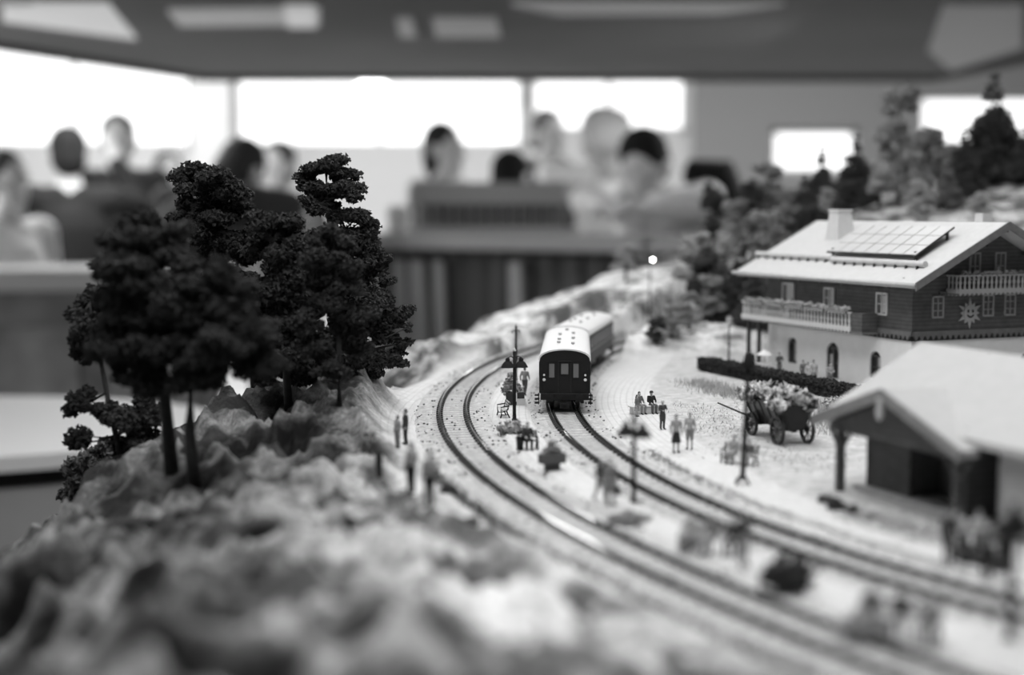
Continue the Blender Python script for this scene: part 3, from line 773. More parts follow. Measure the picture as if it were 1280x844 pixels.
# chimney
c0 = roof_hit(1050, 294)
cb = MB(); u, v_ = c0.x, c0.y; zc = c0.z
zt = 13.0; o = .85
def frustum(mb, u, v, z0, z1, a0, a1):
    mb.add([(u-a0, v-a0, z0), (u+a0, v-a0, z0), (u+a0, v+a0, z0), (u-a0, v+a0, z0), (u-a1, v-a1, z1), (u+a1, v-a1, z1), (u+a1, v+a1, z1), (u-a1, v+a1, z1)],
           [(0, 3, 2, 1), (4, 5, 6, 7), (0, 1, 5, 4), (1, 2, 6, 5), (2, 3, 7, 6), (3, 0, 4, 7)])
frustum(cb, u, v_, zc-.8, zt-.15, .88, .62); frustum(cb, u, v_, zt-.18, zt, .7, .68)
co = cb.build('chimney', mat('chimney_render', .6, .9, .05, 2), chalet)
cb = MB(); frustum(cb, 8.3, 2.6, 9.5, 12.7, .5, .42); cb.build('chimney', mat('chimney_render', .6), chalet)
# solar array, tipped up at its upper edge
q = [roof_hit(1037, 322), roof_hit(1143, 330), roof_hit(1190, 299), roof_hit(1079, 293)]
ulo, uhi = (q[0].x+q[1].x)/2, (q[2].x+q[3].x)/2; vhi, vlo = (q[0].y+q[3].y)/2, (q[1].y+q[2].y)/2
sp = MB(); h_lo, h_hi = .55, .8
fz = lambda a, hh: ZE+SL*(a+EO)+hh
def slabp(mb, a0, a1, v0, v1, k0, k1, t_=.12):
    mb.add([(a0, v0, k0), (a1, v0, k1), (a1, v1, k1), (a0, v1, k0), (a0, v0, k0-t_), (a1, v0, k1-t_), (a1, v1, k1-t_), (a0, v1, k0-t_)],
           [(0, 1, 2, 3), (7, 6, 5, 4), (0, 4, 5, 1), (1, 5, 6, 2), (2, 6, 7, 3), (3, 7, 4, 0)])
pan = mat('solar_cells', .5, .35, .05, 1)
slabp(sp, ulo, uhi, vlo, vhi, fz(ulo, h_lo), fz(uhi, h_hi))
so = sp.build('solar_array', M_black, chalet)
cl = MB(); nu, nv = 3, 7
for i in range(nu):
    for j in range(nv):
        a0 = ulo+(uhi-ulo)*(i+.03)/nu; a1 = ulo+(uhi-ulo)*(i+.97)/nu; b0 = vlo+(vhi-vlo)*(j+.03)/nv; b1 = vlo+(vhi-vlo)*(j+.97)/nv
        fk = lambda a: fz(a, h_lo+(h_hi-h_lo)*(a-ulo)/(uhi-ulo))+.03
        slabp(cl, a0, a1, b0, b1, fk(a0), fk(a1), .04)
cl.build('solar_cells', pan, so)
lg = MB()
for a in (ulo+.3, uhi-.3):
    for b_ in (vlo+.4, vhi-.4): lg.box(a-.08, a+.08, b_-.08, b_+.08, fz(a, -.1), fz(a, h_lo+.1))
lg.build('mounting_feet', M_dark, so)
# snow guard logs
for (xa, ya, xb, yb) in ((948, 320, 1039, 327), (1044, 326, 1153, 337)):
    a = roof_hit(xa, ya); b_ = roof_hit(xb, yb); u_ = (a.x+b_.x)/2
    lo = MB().tube([(u_, a.y, fz(u_, .22)), (u_, b_.y, fz(u_, .22))], .24, 12).build('snow_guard_log', mat('pale_log', .5, .8, .1, 2), chalet, 'auto')
    br = MB()
    for k in range(9):
        v0 = a.y+(b_.y-a.y)*(k+.5)/9; br.box(u_-.3, u_-.12, v0-.07, v0+.07, fz(u_, -.2), fz(u_, .1))
    br.build('log_brackets', M_dark, lo)
# timber storey windows
def rect_window(fn, w, z0, z1, name='window', nv=1, nh=1, fr=M_frame):
    mb = MB(); bars(mb, fn, w, z0, z1, .13, nv, nh, 0, .1); fo = mb.build(name, fr, chalet)
    MB().prism([(-w/2+.05, z0+.05), (w/2-.05, z0+.05), (w/2-.05, z1-.05), (-w/2+.05, z1-.05)], fn, .005, .03).build('pane', mat('grey_glass', .09, .2, spec=.6), fo)
    return fo
for v0, w, z0, z1 in ((9.8, 1.35, 5.4, 7.0), (3.3, 1.35, 5.3, 6.95)):
    fn = lambda a, b_, d, v0=v0: (-.09-d, v0-a, b_)
    fo = rect_window(fn, w, z0, z1)
    MB().prism([(.05, z0+.2), (w*.36, z0+.2), (w*.36, z1-.2), (.05, z1-.2)], fn, .03, .04).build('curtain', mat('curtain', .45, .8), fo)
fo = rect_window(lambda a, b_, d: (-.09-d, 15.4-a, b_), 1.7, 4.4, 7.1, 'door', 0, 0)
tag(fo, 'pale balcony door')
MB().box(-.16, -.1, 15.4-.7, 15.4+.15, 4.5, 6.95).build('door_leaf', mat('pale_door', .45, .7), fo)
for u0 in (2.1, 6.6, 8.6, 11.2):
    fn = lambda a, b_, d, u0=u0: (u0+a, -.09-d, b_)
    rect_window(fn, 1.05, 5.25, 6.85, 'window', 1, 2, mat('gable_window_frame', .28, .7))
for u0 in (5.3, 7.6):
    fn = lambda a, b_, d, u0=u0: (u0+a, -.09-d, b_)
    rect_window(fn, 1.0, 7.9, 9.9, 'window', 1, 1, mat('gable_window_frame', .28, .7))
# smiling sun ornament
sn = MB(); rays = []
NR = 12
for k in range(NR*2):
    a = 2*PI*k/(NR*2)+PI/2; r = (1.12 if (k//2) % 2 == 0 else .85) if k % 2 == 0 else .6
    rays.append((r*math.cos(a), r*math.sin(a)))
M_sun = mat('sun_paint', .36, .7)
sfn = lambda a, b_, d: (4.95+a, -.1-d, 5.55+b_)
sn.prism(rays, sfn, 0, .08); so = sn.build('sun_ornament', M_sun, chalet)
tag(so, 'smiling sun with pointed rays')
fc = MB(); fc.prism([(.58*math.cos(2*PI*k/24), .58*math.sin(2*PI*k/24)) for k in range(24)], sfn, .08, .13); fc.build('sun_disc', M_sun, so)
ey = MB()
for sx in (-.2, .2): ey.prism([(sx+.09*math.cos(2*PI*k/12), .14+.12*math.sin(2*PI*k/12)) for k in range(12)], sfn, .13, .15)
sm = [(.33*math.cos(a), -.02+.33*math.sin(a)) for a in [PI+.35+(PI-.7)*k/10 for k in range(11)]]; sm2 = [(.25*math.cos(a), -.0+.22*math.sin(a)) for a in [2*PI-.35-(PI-.7)*k/10 for k in range(11)]]
ey.prism(sm+sm2, sfn, .13, .15); ey.build('face_markings', M_black, so)
# balconies
def balcony(path, z0, z1, name, label, mt, step=.44, flowers=True, closed_end=None):
    """path: list of (u,v) corners of the railing line"""
    fl = MB(); ba = MB()
    par_ = None
    objs = []
    rail = MB()
    for i in range(len(path)-1):
        a = Vector((path[i][0], path[i][1], 0)); b_ = Vector((path[i+1][0], path[i+1][1], 0)); d = b_-a; Ls = d.length; d.normalize()
        rz_ = math.atan2(d.y, d.x); M = Matrix.Translation(a) @ Matrix.Rotation(rz_, 4, 'Z')
        rail.box(0, Ls, -.09, .09, z1-.12, z1, M); rail.box(0, Ls, -.1, .1, z0, z0+.3, M)
        k = 0
        while k*step < Ls-.1:
            x = (k+.5)*step
            prof = [(-.11, z0+.3), (-.05, z0+.55), (-.12, z0+.75), (-.05, z0+.95), (-.1, z1-.12), (.1, z1-.12), (.05, z0+.95), (.12, z0+.75), (.05, z0+.55), (.11, z0+.3)]
            ba.prism([(x+p, q_) for p, q_ in prof], lambda a_, b2, d_, M=M: M @ Vector((a_, d_, b2)), .04, -.04)
            ba.prism([(x-.16, z0), (x, z0-.18), (x+.16, z0)], lambda a_, b2, d_, M=M: M @ Vector((a_, d_, b2)), .08, -.08)
            k += 1
    r_o = rail.build('balcony', mt, chalet); tag(r_o, label)
    ba.build('balusters', mt, r_o)
    return r_o
M_bal = mat('balcony_paint', .55, .75, .05, 2); M_bal2 = mat('gable_balcony_paint', .3, .75, .05, 2)
BU = -1.55
b1 = balcony([(BU, 5.0), (BU, 20.0), (3.5, 20.0)], ZB+.05, 5.45, 'balcony', 'pale wooden balcony with cut-out balusters', M_bal)
fl = MB(); fl.box(BU-.05, 0, 3.6, 20.0, ZB-.12, ZB+.05); fl.box(BU, 3.5, D_, 20.0, ZB-.12, ZB+.05); fl.build('balcony_floor', mat('trim_wood', .13), b1)
e_ = MB(); e_.box(BU, -.05, 3.7, 5.0, ZB+.05, 5.4); e_.build('balcony_end_box', M_wood, b1)
b2 = balcony([(2.9, -.1), (2.9, -1.25), (10.6, -1.25), (10.6, -.1)], 7.05, 8.35, 'balcony', 'narrow balcony under the gable', M_bal2, .4)
fl = MB(); fl.box(2.8, 10.7, -1.3, 0, 6.92, 7.05); fl.build('balcony_floor', mat('trim_wood', .13), b2)
pp = MB(); pp.box(-1.45, -1.2, 17.6, 17.85, 0, ZB); pp.build('balcony_post', M_dark, chalet)
pp = MB(); pp.box(-1.3, -1.05, 19.4, 19.65, -.1, ZB); pp.build('balcony_post', M_dark, chalet)
fb = MB(); cs = []; rs = []
for v0 in np.arange(5.5, 19.5, .5):
    if 14.3 < v0 < 16.0 and False: continue
    for _ in range(3): cs.append((BU-.1+rng.uniform(-.12, .1), v0+rng.uniform(-.25, .25), 5.6+rng.uniform(-.05, .14))); rs.append(rng.uniform(.12, .22))
for v0 in (6.5, 9.3, 12.1, 14.9, 17.7): fb.box(BU-.28, BU-.08, v0-1.1, v0+1.1, 5.3, 5.5)
fbo = fb.build('flower_box', mat('box_wood', .25, .8), b1)
link('flowers', foliage_mesh(cs, rs, mat('flower_heads', .42, .9, .7, 3), 900, .09), fbo)
cs = [(u0+rng.uniform(-.2, .2), -1.3, 8.45+rng.uniform(-.05, .1)) for u0 in np.arange(3.2, 10.4, .35)]
link('flowers', foliage_mesh(cs, [.14]*len(cs), mat('gable_flowers', .2, .9, .7, 3), 900, .09), b2)
kb = MB()
for v0 in (.0,):
    for u0 in (.0, W_):
        s_ = -1 if u0 == 0 else 1
        kb.prism([(0, 7.3), (s_*1.0, 8.0), (s_*1.0, 8.2), (0, 8.2)] if s_ > 0 else [(0, 7.3), (0, 8.2), (-1.0, 8.2), (-1.0, 8.0)], lambda a, b_, d, u0=u0: (u0+a, d, b_), -.3, -.1)
for u0 in (0.1, 3.2, UR, 9.7, W_-.1):
    zt_ = zr(u0)-.42; kb.box(u0-.13, u0+.13, V0+.15, -.08, zt_-.28, zt_)
kb.box(2.2, 10.7, -.25, -.08, 6.95, 7.15); kb.box(UR-.12, UR+.12, -.2, -.08, 10.3, zr(UR)-.5)
kb.build('purlins', M_wood, chalet)

# ------------------------------------------------------------------ platform shelter, nearest building
E1 = Vector((14.0, 65.5, 0)); s2 = Vector((.358, -.934, 0)); n2 = Vector((.934, .358, 0))
SR = math.atan2(s2.y, s2.x)   # local x = s2 (towards the camera), local y = n2
shelter = thing('platform_shelter', 'low timber goods shelter with broad pale roof and porch, nearest building', 'shelter', E1, SR)
ET, EC, HR = 3.35, 5.25, 5.2     # eave height, half width of cross gable, its ridge
ML = 19.0                        # length of the building
mr = lambda t: 3.3+.56*t
TR, ZR2 = 5.9, 3.3+.56*5.9
th = .3
ro = MB()
# main roof, front and rear slope
def slab4(mb, p, t_=th):
    mb.add([(a, b_, c) for a, b_, c in p]+[(a, b_, c-t_) for a, b_, c in p], [(0, 1, 2, 3), (7, 6, 5, 4), (0, 4, 5, 1), (1, 5, 6, 2), (2, 6, 7, 3), (3, 7, 4, 0)])
slab4(ro, [(0, .8, mr(.8)), (ML, .8, mr(.8)), (ML, TR, ZR2), (0, TR, ZR2)])
slab4(ro, [(0, TR, ZR2), (ML, TR, ZR2), (ML, TR+5.6, mr(.3)), (0, TR+5.6, mr(.3))])
# cross gable
ym = (HR-3.3)/.56+.3
slab4(ro, [(0, 0, ET), (EC, 0, HR), (EC, ym, HR), (0, .9, ET)][::1])
slab4(ro, [(EC, 0, HR), (2*EC, 0, ET), (2*EC, .9, ET), (EC, ym, HR)])
sr = ro.build('roof', mat('shelter_roof', .42, .8, .06, 1.5), shelter)
for (a0, z0_, a1, z1_) in ((-.05, ET, EC, HR), (EC, HR, 2*EC+.05, ET)):
    MB().prism([(a0, z0_-.45), (a1, z1_-.45), (a1, z1_+.05), (a0, z0_+.05)], lambda a, b_, d: (a, d, b_), .02, -.12).build('barge_board', mat('shelter_barge', .2, .8, .2, 2), shelter)
MB().prism([(EC-.22, HR-1.15), (EC, HR-1.35), (EC+.22, HR-1.15), (EC+.2, HR-.35), (EC-.2, HR-.35)], lambda a, b_, d: (a, d, b_), -.05, -.16).build('gable_finial', mat('finial_paint', .4, .7), shelter)
gb = MB(); gb.prism([(.5, ET-.55), (2*EC-.5, ET-.55), (2*EC-.5, ET-.2), (EC, HR-.35), (.5, ET-.2)], lambda a, b_, d: (a, d, b_), .9, .6)
gb.build('gable_boards', M_wood, shelter)
for x in (1.2, 2*EC-1.0):
    p_ = MB(); p_.box(x-.16, x+.16, .55, .87, -.02, ET-.2); po = p_.build('post', M_wood, shelter)
    b_ = MB()
    for sg in (-1, 1): b_.tube([(x, .7, ET-1.5), (x+sg*.8, .7, ET-.5)], .1, 6)
    b_.build('brace', M_wood, po)
wl = MB()
wl.box(1.4, 4.6, 2.0, 2.2, .25, mr(2)-.3)           # boarded panel left
wl.box(4.6, 9.3, 3.6, 3.8, .25, 4.6)                # recessed rear of the opening
wl.box(1.4, 1.6, 2.0, TR+5.0, .25, 3.3); wl.box(4.5, 4.6, 2.2, 3.7, .25, 4.2); wl.box(9.2, 9.4, 1.2, 3.8, .25, 4.0)
wl.box(ML-.3, ML-.1, 1.3, TR+5, .25, 3.3); wl.box(1.4, ML-.1, TR+4.9, TR+5.1, .25, 3.3)
wl.build('wall', M_wood, shelter)
gw = MB().prism([(2.0, 3.0), (TR, ZR2-.4), (TR+5.0, 3.0)], lambda a, b_, d: (d, a, b_), 1.55, 1.42); gw.build('end_gable', M_wood, shelter)
rw = MB(); rw.box(11.2, ML-.1, 1.3, 1.5, .25, 3.6); rw.box(11.2, 11.4, 1.3, 3.8, .25, 3.6); rw.box(9.3, 11.3, 3.6, 3.8, .25, 4.5); rw.build('rendered_wall', mat('shelter_render', .3, .85, .1, 1), shelter)
dd = MB(); dd.box(5.3, 8.6, 3.5, 3.6, .25, 2.9); dd.build('sliding_door', mat('door_boards', .03, .8), shelter)
for (x0, x1) in ((1.0, ML),):
    cu = MB().box(x0, x1, 1.55, TR+5.4, -.3, .25); cu.build('loading_plinth', mat('plinth', .38, .9, .15, 2, .2), shelter, bevel=.05)

# ------------------------------------------------------------------ passenger coaches
M_cbody = mat('coach_end_paint', .008, .45, .1, 2); M_cside = mat('coach_side_paint', .04, .6, .1, 1); M_croof = mat('coach_roof', .64, .6, .03, 1)
M_cglass = mat('coach_window', .14, .25, spec=.6)
def path_at(A, y): return Vector((x_of(A, y), y, 0))
def coach(y0, L, label):
    a = path_at(A2, y0); b_ = path_at(A2, y0+L); ang = math.atan2(-(b_.x-a.x), b_.y-a.y)
    t = thing('passenger_coach', label, 'railway coach', (a.x, a.y, .13), ang)
    w = 1.62; z0, z1, zt = 1.05, 3.22, 3.93
    def ar(k): # roof arc
        return [(w+.06)*math.cos(PI*i/k) for i in range(k+1)], [z1+(zt-z1)*math.sin(PI*i/k)**.8 for i in range(k+1)]
    X, Z = ar(14)
    body = MB(); poly = [(-w, z0), (w, z0)]+[(x*.975, z-.06) for x, z in zip(X, Z)]
    body.prism(poly, lambda p, q, d: (p, d, q), L, 0.06)
    body.build('body', M_cbody, t)
    sd = MB()
    for sx in (-1, 1): sd.box(sx*w-.02, sx*w+.02, .1, L-.1, z0+.05, z1-.05)
    so = sd.build('side_panels', M_cside, t)
    rf = MB(); n = len(X)
    up = [(x, z) for x, z in zip(X, Z)]; lo = [(x*.96, z-.09) for x, z in zip(X, Z)]
    poly = up+lo[::-1]
    vs = []; fs = []
    for d in (0, L): vs += [(x, d, z) for x, z in poly]
    m = len(poly)
    for i in range(m): fs.append((i, i+m, (i+1) % m+m, (i+1) % m))
    for i in range(n-1): fs.append((i, i+1, m-2-i, m-1-i)); fs.append((m+m-1-i, m+m-2-i, m+i+1, m+i))
    rf.add(vs, fs); rf.build('roof', M_croof, t, 'auto')
    for i, (vx, vy) in enumerate([(-.45, 4.2), (.5, 3.4), (-.45, 6.6), (.5, 7.4), (-.45, 10.5), (.5, 11.5), (0, 14.5)]):
        if vy > L-1: continue
        v = MB(); zz = z1+(zt-z1)*.93; v.tube([(vx-.12, vy, zz+.12), (vx+.12, vy, zz+.12)], .07, 8); v.box(vx-.04, vx+.04, vy-.04, vy+.04, zz-.1, zz+.1)
        v.build('roof_ventilator', mat('vent_paint', .35, .6), t, 'auto')
    # end wall: door window and two narrow windows
    for (x, hw, za, zb) in ((-.83, .17, 2.08, 2.98), (0.0, .23, 2.3, 2.98), (.72, .17, 2.08, 2.98)):
        fr_ = MB(); fn = lambda p, q, d, x=x: (x+p, .05-d, q)
        bars(fr_, fn, hw*2+.1, za-.05, zb+.05, .05, 0, 0, 0, .05); f_ = fr_.build('end_window', M_black, t)
        MB().prism([(-hw, za), (hw, za), (hw, zb), (-hw, zb)], fn, .0, .02).build('pane', M_cglass, f_)
    dr = MB(); dr.box(-.42, -.39, -.0, .06, z0, 3.15); dr.box(.39, .42, -.0, .06, z0, 3.15); dr.box(-.42, .42, -.0, .06, 3.12, 3.16); dr.build('gangway_door_frame', M_dark, t)
    for sx in (-1, 1):
        lt = MB(); lt.lathe([(.02, 0), (.1, 0), (.1, .1), (.02, .12)], 10, (sx*1.32, .0, 1.95), Matrix.Rotation(PI/2, 3, 'X')); lt.lathe([(.02, 0), (.07, 0), (.07, .1), (.02, .12)], 10, (sx*1.32, .0, 2.25), Matrix.Rotation(PI/2, 3, 'X'))
        lt.build('tail_lamp', mat('lamp_lens', .7, .15, spec=.8), t)
        gr = MB().tube([(sx*1.45, -.02, 1.3), (sx*1.45, -.1, 1.4), (sx*1.45, -.1, 2.6), (sx*1.45, -.02, 2.7)], .025, 5); gr.build('grab_rail', M_iron, t)
    # side windows
    for sx in (-1, 1):
        k = int((L-2)/1.9)
        for i in range(k):
            yy = 1.6+i*(L-3.0)/(k-1) if k > 1 else L/2
            f_ = MB(); fn = lambda p, q, d, sx=sx, yy=yy: (sx*(w+.02+d), yy+p*sx, q)
            bars(f_, fn, 1.15, 2.1, 2.95, .07, 0, 1, 0, .04); fo = f_.build('side_window', mat('window_rim', .12, .5), t)
            MB().prism([(-.52, 2.15), (.52, 2.15), (.52, 2.9), (-.52, 2.9)], fn, .0, .015).build('pane', M_cglass, fo)
        gl = MB(); gl.box(sx*(w+.02)-.02, sx*(w+.02)+.02, .1, L-.1, 1.85, 1.92); gl.build('waist_line', mat('waist_line', .3, .7), so)
    # underframe
    uf = MB(); uf.box(-1.3, 1.3, .15, L-.15, .75, 1.06); uf.box(-1.55, 1.55, 0.0, .3, .62, 1.06); uf.box(-1.55, 1.55, L-.3, L, .62, 1.06); uf.box(-.9, .9, L*.35, L*.62, .3, .8)
    uf.build('underframe', M_cbody, t, bevel=.03)
    for yy in (0, L):
        s_ = -1 if yy == 0 else 1
        for sx in (-1, 1):
            bf = MB(); Mx = Matrix.Rotation(PI/2*(1 if s_ < 0 else -1), 3, 'X')
            bf.lathe([(.1, 0), (.1, .35), (.26, .38), (.26, .44), (.05, .47)], 14, (sx*.95, yy, .85), Mx); bf.build('buffer', M_iron, t, 'auto')
        hk = MB(); hk.box(-.12, .12, min(yy, yy+s_*.5), max(yy, yy+s_*.5), .2, .38); hk.box(-.3, .3, min(yy+s_*.4, yy+s_*.5), max(yy+s_*.4, yy+s_*.5), .15, .5); hk.build('coupling', M_iron, t)
        for sx in (-1, 1):
            sp_ = MB()
            for k, z in enumerate((.35, .6, .85)): sp_.box(sx*1.72-.22+.0, sx*1.72+.0+.08, (.25 if yy == 0 else L-.9), (.9 if yy == 0 else L-.25), z, z+.05)
            sp_.box(sx*1.68-.03, sx*1.68+.03, (.3 if yy == 0 else L-.85), (.36 if yy == 0 else L-.8), .3, 1.05)
            sp_.build('steps', M_iron, t)
    for yy in (2.9, L-2.9):
        bg_ = MB()
        for sx in (-1, 1): bg_.box(sx*1.08-.07, sx*1.08+.07, yy-1.9, yy+1.9, .32, .62); bg_.box(sx*1.12-.12, sx*1.12+.12, yy-.5, yy+.5, .1, .5)
        bg_.box(-1.0, 1.0, yy-.3, yy+.3, .4, .8); bo = bg_.build('bogie', M_black, t, bevel=.03)
        for ax in (-1.35, 1.35):
            wh = MB(); Mx = Matrix.Rotation(PI/2, 3, 'Y')
            for sx in (-1, 1): wh.lathe([(.1, -.13), (.5, -.13), (.56, -.1 if sx > 0 else .13), (.5, .13), (.1, .13)], 20, (sx*.84, yy+ax, .5), Mx)
            wh.tube([(-1.05, yy+ax, .5), (1.05, yy+ax, .5)], .1, 8)
            wh.build('wheelset', M_black, bo, 'auto')
    return t
coach(90.6, 17.6, 'rear passenger coach with black end wall, three end windows and shining pale roof')
coach(109.2, 15.5, 'blurred second passenger coach ahead of the black-ended one, grey windowed side showing')

# ------------------------------------------------------------------ lamps and masts
def bell_lamp(px, py, label, z_top=4.45, spread=.42, rz=0.0, bells=True):
    p = gp(px, py)
    t = thing('platform_lamp', label, 'lamp post', p, rz)
    MB().lathe([(.17, -.05), (.17, .1), (.12, .16), (.12, .35)], 12).build('base', M_iron, t, 'auto')
    MB().tube([(0, 0, .1), (0, 0, z_top)], [.11, .09], 10).build('pole', M_iron, t, True)
    MB().lathe([(.1, z_top), (.13, z_top+.05), (.05, z_top+.12), (.03, z_top+.2)], 10).build('cap', M_light, t, True)
    for sx in (-1, 1):
        a = MB(); z = z_top-.5
        a.tube([(0, 0, z), (sx*.2, 0, z+.2), (sx*spread, 0, z+.1), (sx*spread, 0, z-.05)], .035, 6)
        ao = a.build('arm', M_iron, t, True)
        if bells:
            b_ = MB(); b_.lathe([(.05, .1), (.13, .06), (.15, -.06), (.13, -.1), (.25, -.18), (.34, -.32), (.41, -.46), (.43, -.5), (.37, -.49), (.2, -.32), (.03, -.3)], 18, (sx*spread, 0, z))
            b_.build('lamp_shade', M_iron, ao, True)
            MB().ball((sx*spread, 0, z-.4), .09, 8).build('bulb', mat('bulb', .8, .3, emit=0.0), ao, True)
    return t
bell_lamp(643, 526, 'black lamp post with two bell shades beside the train, sharply seen, next to a bush', 4.3, .42, R(12))
bell_lamp(645, 481, 'thin blurred lamp post far behind the bell-shaded lamp by the train', 4.4, .3, 0.3, bells=False)
bell_lamp(792, 628, 'thin blurred lamp post with two dark bell shades on the island platform between the tracks', 3.95, .42, R(-35))
bell_lamp(1262, 800, 'very blurred lamp post at the right picture edge', 4.2, .42, R(40))
def mast():
    p = gp(928, 605)
    t = thing('signal_mast', 'tall leaning dark signal mast on crossed feet in front of the loaded wagon', 'mast', p, .4)
    MB().tube([(0, 0, .2), (.3, .1, 5.55)], [.13, .11], 8).build('pole', M_iron, t, True)
    MB().lathe([(.1, 5.4), (.28, 5.45), (.3, 5.7), (.12, 6.1), (.05, 6.2)], 12, (.3, .1, 0)).build('lantern', M_iron, t, True)
    for k in range(4):
        a = k*PI/2+.3; MB().tube([(.05*math.cos(a), .05*math.sin(a), .35), (.25*math.cos(a), .25*math.sin(a), .25), (.45*math.cos(a), .45*math.sin(a), -.02)], [.06, .05, .05], 6).build('foot', M_iron, t, True)
mast()
def lantern_post(p, h, label, lit=False, sc=1.0):
    t = thing('lantern_post', label, 'lantern', p)
    MB().lathe([(.2, 0), (.2, .15), (.09, .3), (.08, h*.4), (.12, h*.42), (.07, h*.45), (.05, h-.75), (.1, h-.72)], 10).build('post', M_iron, t, 'auto')
    M_gl = mat('lit_globe', .9, .3, emit=30.0) if lit else mat('lantern_glass', .55, .3)
    if lit:
        a = MB().tube([(0, 0, h-.75), (.1, 0, h-.3), (.3, 0, h-.25)], .04, 6).build('arm', M_iron, t, True)
        MB().ball((.3, 0, h-.4), .13, 10).build('lamp_globe', M_gl, t, True)
    else:
        MB().lathe([(.14, h-.72), (.26, h-.2), (.26, h-.18), (.05, h-.17)], 6).build('lamp_glass', M_gl, t)
        MB().lathe([(.32, h-.2), (.3, h-.12), (.1, h), (.03, h+.1)], 6).build('lamp_roof', mat('lantern_roof', .3, .5), t)
p = gp(911, 453); lantern_post(p, 3.9, 'lantern with pale glass head at the left end of the garden hedge')
p = atY(812, 368, 150); p.z = height(p.x, 150); top = atY(817, 320, 150).z
lantern_post(p, top-p.z, 'small glowing lamp on the far hill in front of the pale round tree', True)

# ------------------------------------------------------------------ loaded wagon
WG = Vector((15.5, 77.9, 0)); wa = math.atan2(.965, -.26)-PI/2
wg = thing('farm_wagon', 'dark wooden four-wheeled farm wagon with spoked wheels and a long shaft', 'wagon', WG, wa)
def spoked(mb, c, r, w=.09):
    Q = Matrix.Rotation(PI/2, 3, 'Y')
    prof = [(r-.11, -w), (r, -w), (r, w), (r-.11, w)]; n = 28; vs = []; fs = []
    for a_, z_ in prof:
        for k in range(n):
            p_ = Q @ Vector((a_*math.cos(2*PI*k/n), a_*math.sin(2*PI*k/n), z_)); vs.append(p_+Vector(c))
    for i in range(4):
        for k in range(n): fs.append((i*n+k, i*n+(k+1) % n, ((i+1) % 4)*n+(k+1) % n, ((i+1) % 4)*n+k))
    mb.add(vs, fs)
    mb.lathe([(.05, -.14), (.15, -.12), (.17, 0), (.15, .12), (.05, .14)], 12, c, Q)
for (x, y, r) in ((-.9, 0, .8), (.9, 0, .8), (-.82, 3.5, .66), (.82, 3.5, .66)):
    w_ = MB(); spoked(w_, (x, y, r), r); wo = w_.build('wheel', M_dark, wg)
    s_ = MB()
    for k in range(10):
        a = 2*PI*k/10+.1; s_.tube([(x, y+.12*math.cos(a), r+.12*math.sin(a)), (x, y+(r-.08)*math.cos(a), r+(r-.08)*math.sin(a))], .038, 5)
    s_.build('spokes', mat('spoke_paint', .14, .6), wo)
un = MB(); un.tube([(-.95, 0, .8), (.95, 0, .8)], .07, 8); un.tube([(-.9, 3.5, .66), (.9, 3.5, .66)], .07, 8); un.box(-.12, .12, -.3, 4.0, .68, .82); un.box(-.7, .7, 3.2, 3.8, .66, .9)
un.build('undercarriage', M_black, wg)
MB().tube([(0, 3.8, .7), (-.15, 6.2, .85), (-.3, 9.6, 1.05)], [.07, .06, .05], 6).build('shaft', M_dark, wg, True)
bd = MB()
y0, y1 = -.7, 4.3
inn = [(-.45, .85), (.45, .85), (.98, 2.15), (-.98, 2.15)]
bd.add([(-.45, y0+.2, .85), (.45, y0+.2, .85), (1.0, y0, 2.2), (-1.0, y0, 2.2), (-.45, y1-.2, .85), (.45, y1-.2, .85), (1.0, y1, 2.2), (-1.0, y1, 2.2),
        (.9, y0+.1, 2.2), (-.9, y0+.1, 2.2), (.9, y1-.1, 2.2), (-.9, y1-.1, 2.2), (.38, y0+.3, .95), (-.38, y0+.3, .95), (.38, y1-.3, .95), (-.38, y1-.3, .95)],
       [(0, 1, 2, 3), (5, 4, 7, 6), (1, 5, 6, 2), (4, 0, 3, 7), (0, 4, 5, 1), (3, 2, 8, 9), (2, 6, 10, 8), (6, 7, 11, 10), (7, 3, 9, 11), (9, 8, 12, 13), (8, 10, 14, 12), (10, 11, 15, 14), (11, 9, 13, 15), (12, 14, 15, 13)])
bo = bd.build('box', M_black, wg)
rb = MB()
for k in range(6):
    yy = y0+.25+k*(y1-y0-.5)/5
    for sx in (-1, 1): rb.tube([(sx*.47, yy, .85), (sx*1.05, yy, 2.3)], .05, 5)
for sx in (-1, 1): rb.tube([(sx*1.04, y0, 2.22), (sx*1.04, y1, 2.22)], .06, 6)
rb.build('side_stakes', M_dark, bo)
cs = []; rs = []
for k in range(80):
    yy = rng.uniform(y0-.2, y1+.5); xx = rng.uniform(-1.1, 1.1); zz = 2.25+rng.uniform(0, .75)*(1-(xx/1.3)**2)*(1-.5*((yy-1.8)/3)**2)
    cs.append((xx, yy, zz)); rs.append(rng.uniform(.2, .36))
lo = bpy.data.objects.new('plant_load', foliage_mesh(cs, rs, mat('load_leaves', .36, .9, .95, 1.6, hard=.09), 260, .25)); C.objects.link(lo)
lo.location = (WG.x*S, WG.y*S, 0); lo.rotation_euler = (0, 0, wa)
tag(lo, 'heap of pale cut leafy plants piled on the farm wagon', 'plants', kind='stuff')
bq = gp(985, 505)
t = thing('verge_bush', 'pale dry bush growing behind the wagon, in front of the hedge', 'bush', gp(1048, 512))
MB().tube([(0, 0, -.1), (0, 0, .5)], .06, 5).build('stem', M_bark, t)
link('foliage', foliage_mesh([(0, 0, .5), (.5, .2, .45), (-.5, .1, .4), (.9, -.2, .3)], [.5, .45, .45, .35], mat('dry_bush', .36, .9, .6, 2), 300, .17), t)

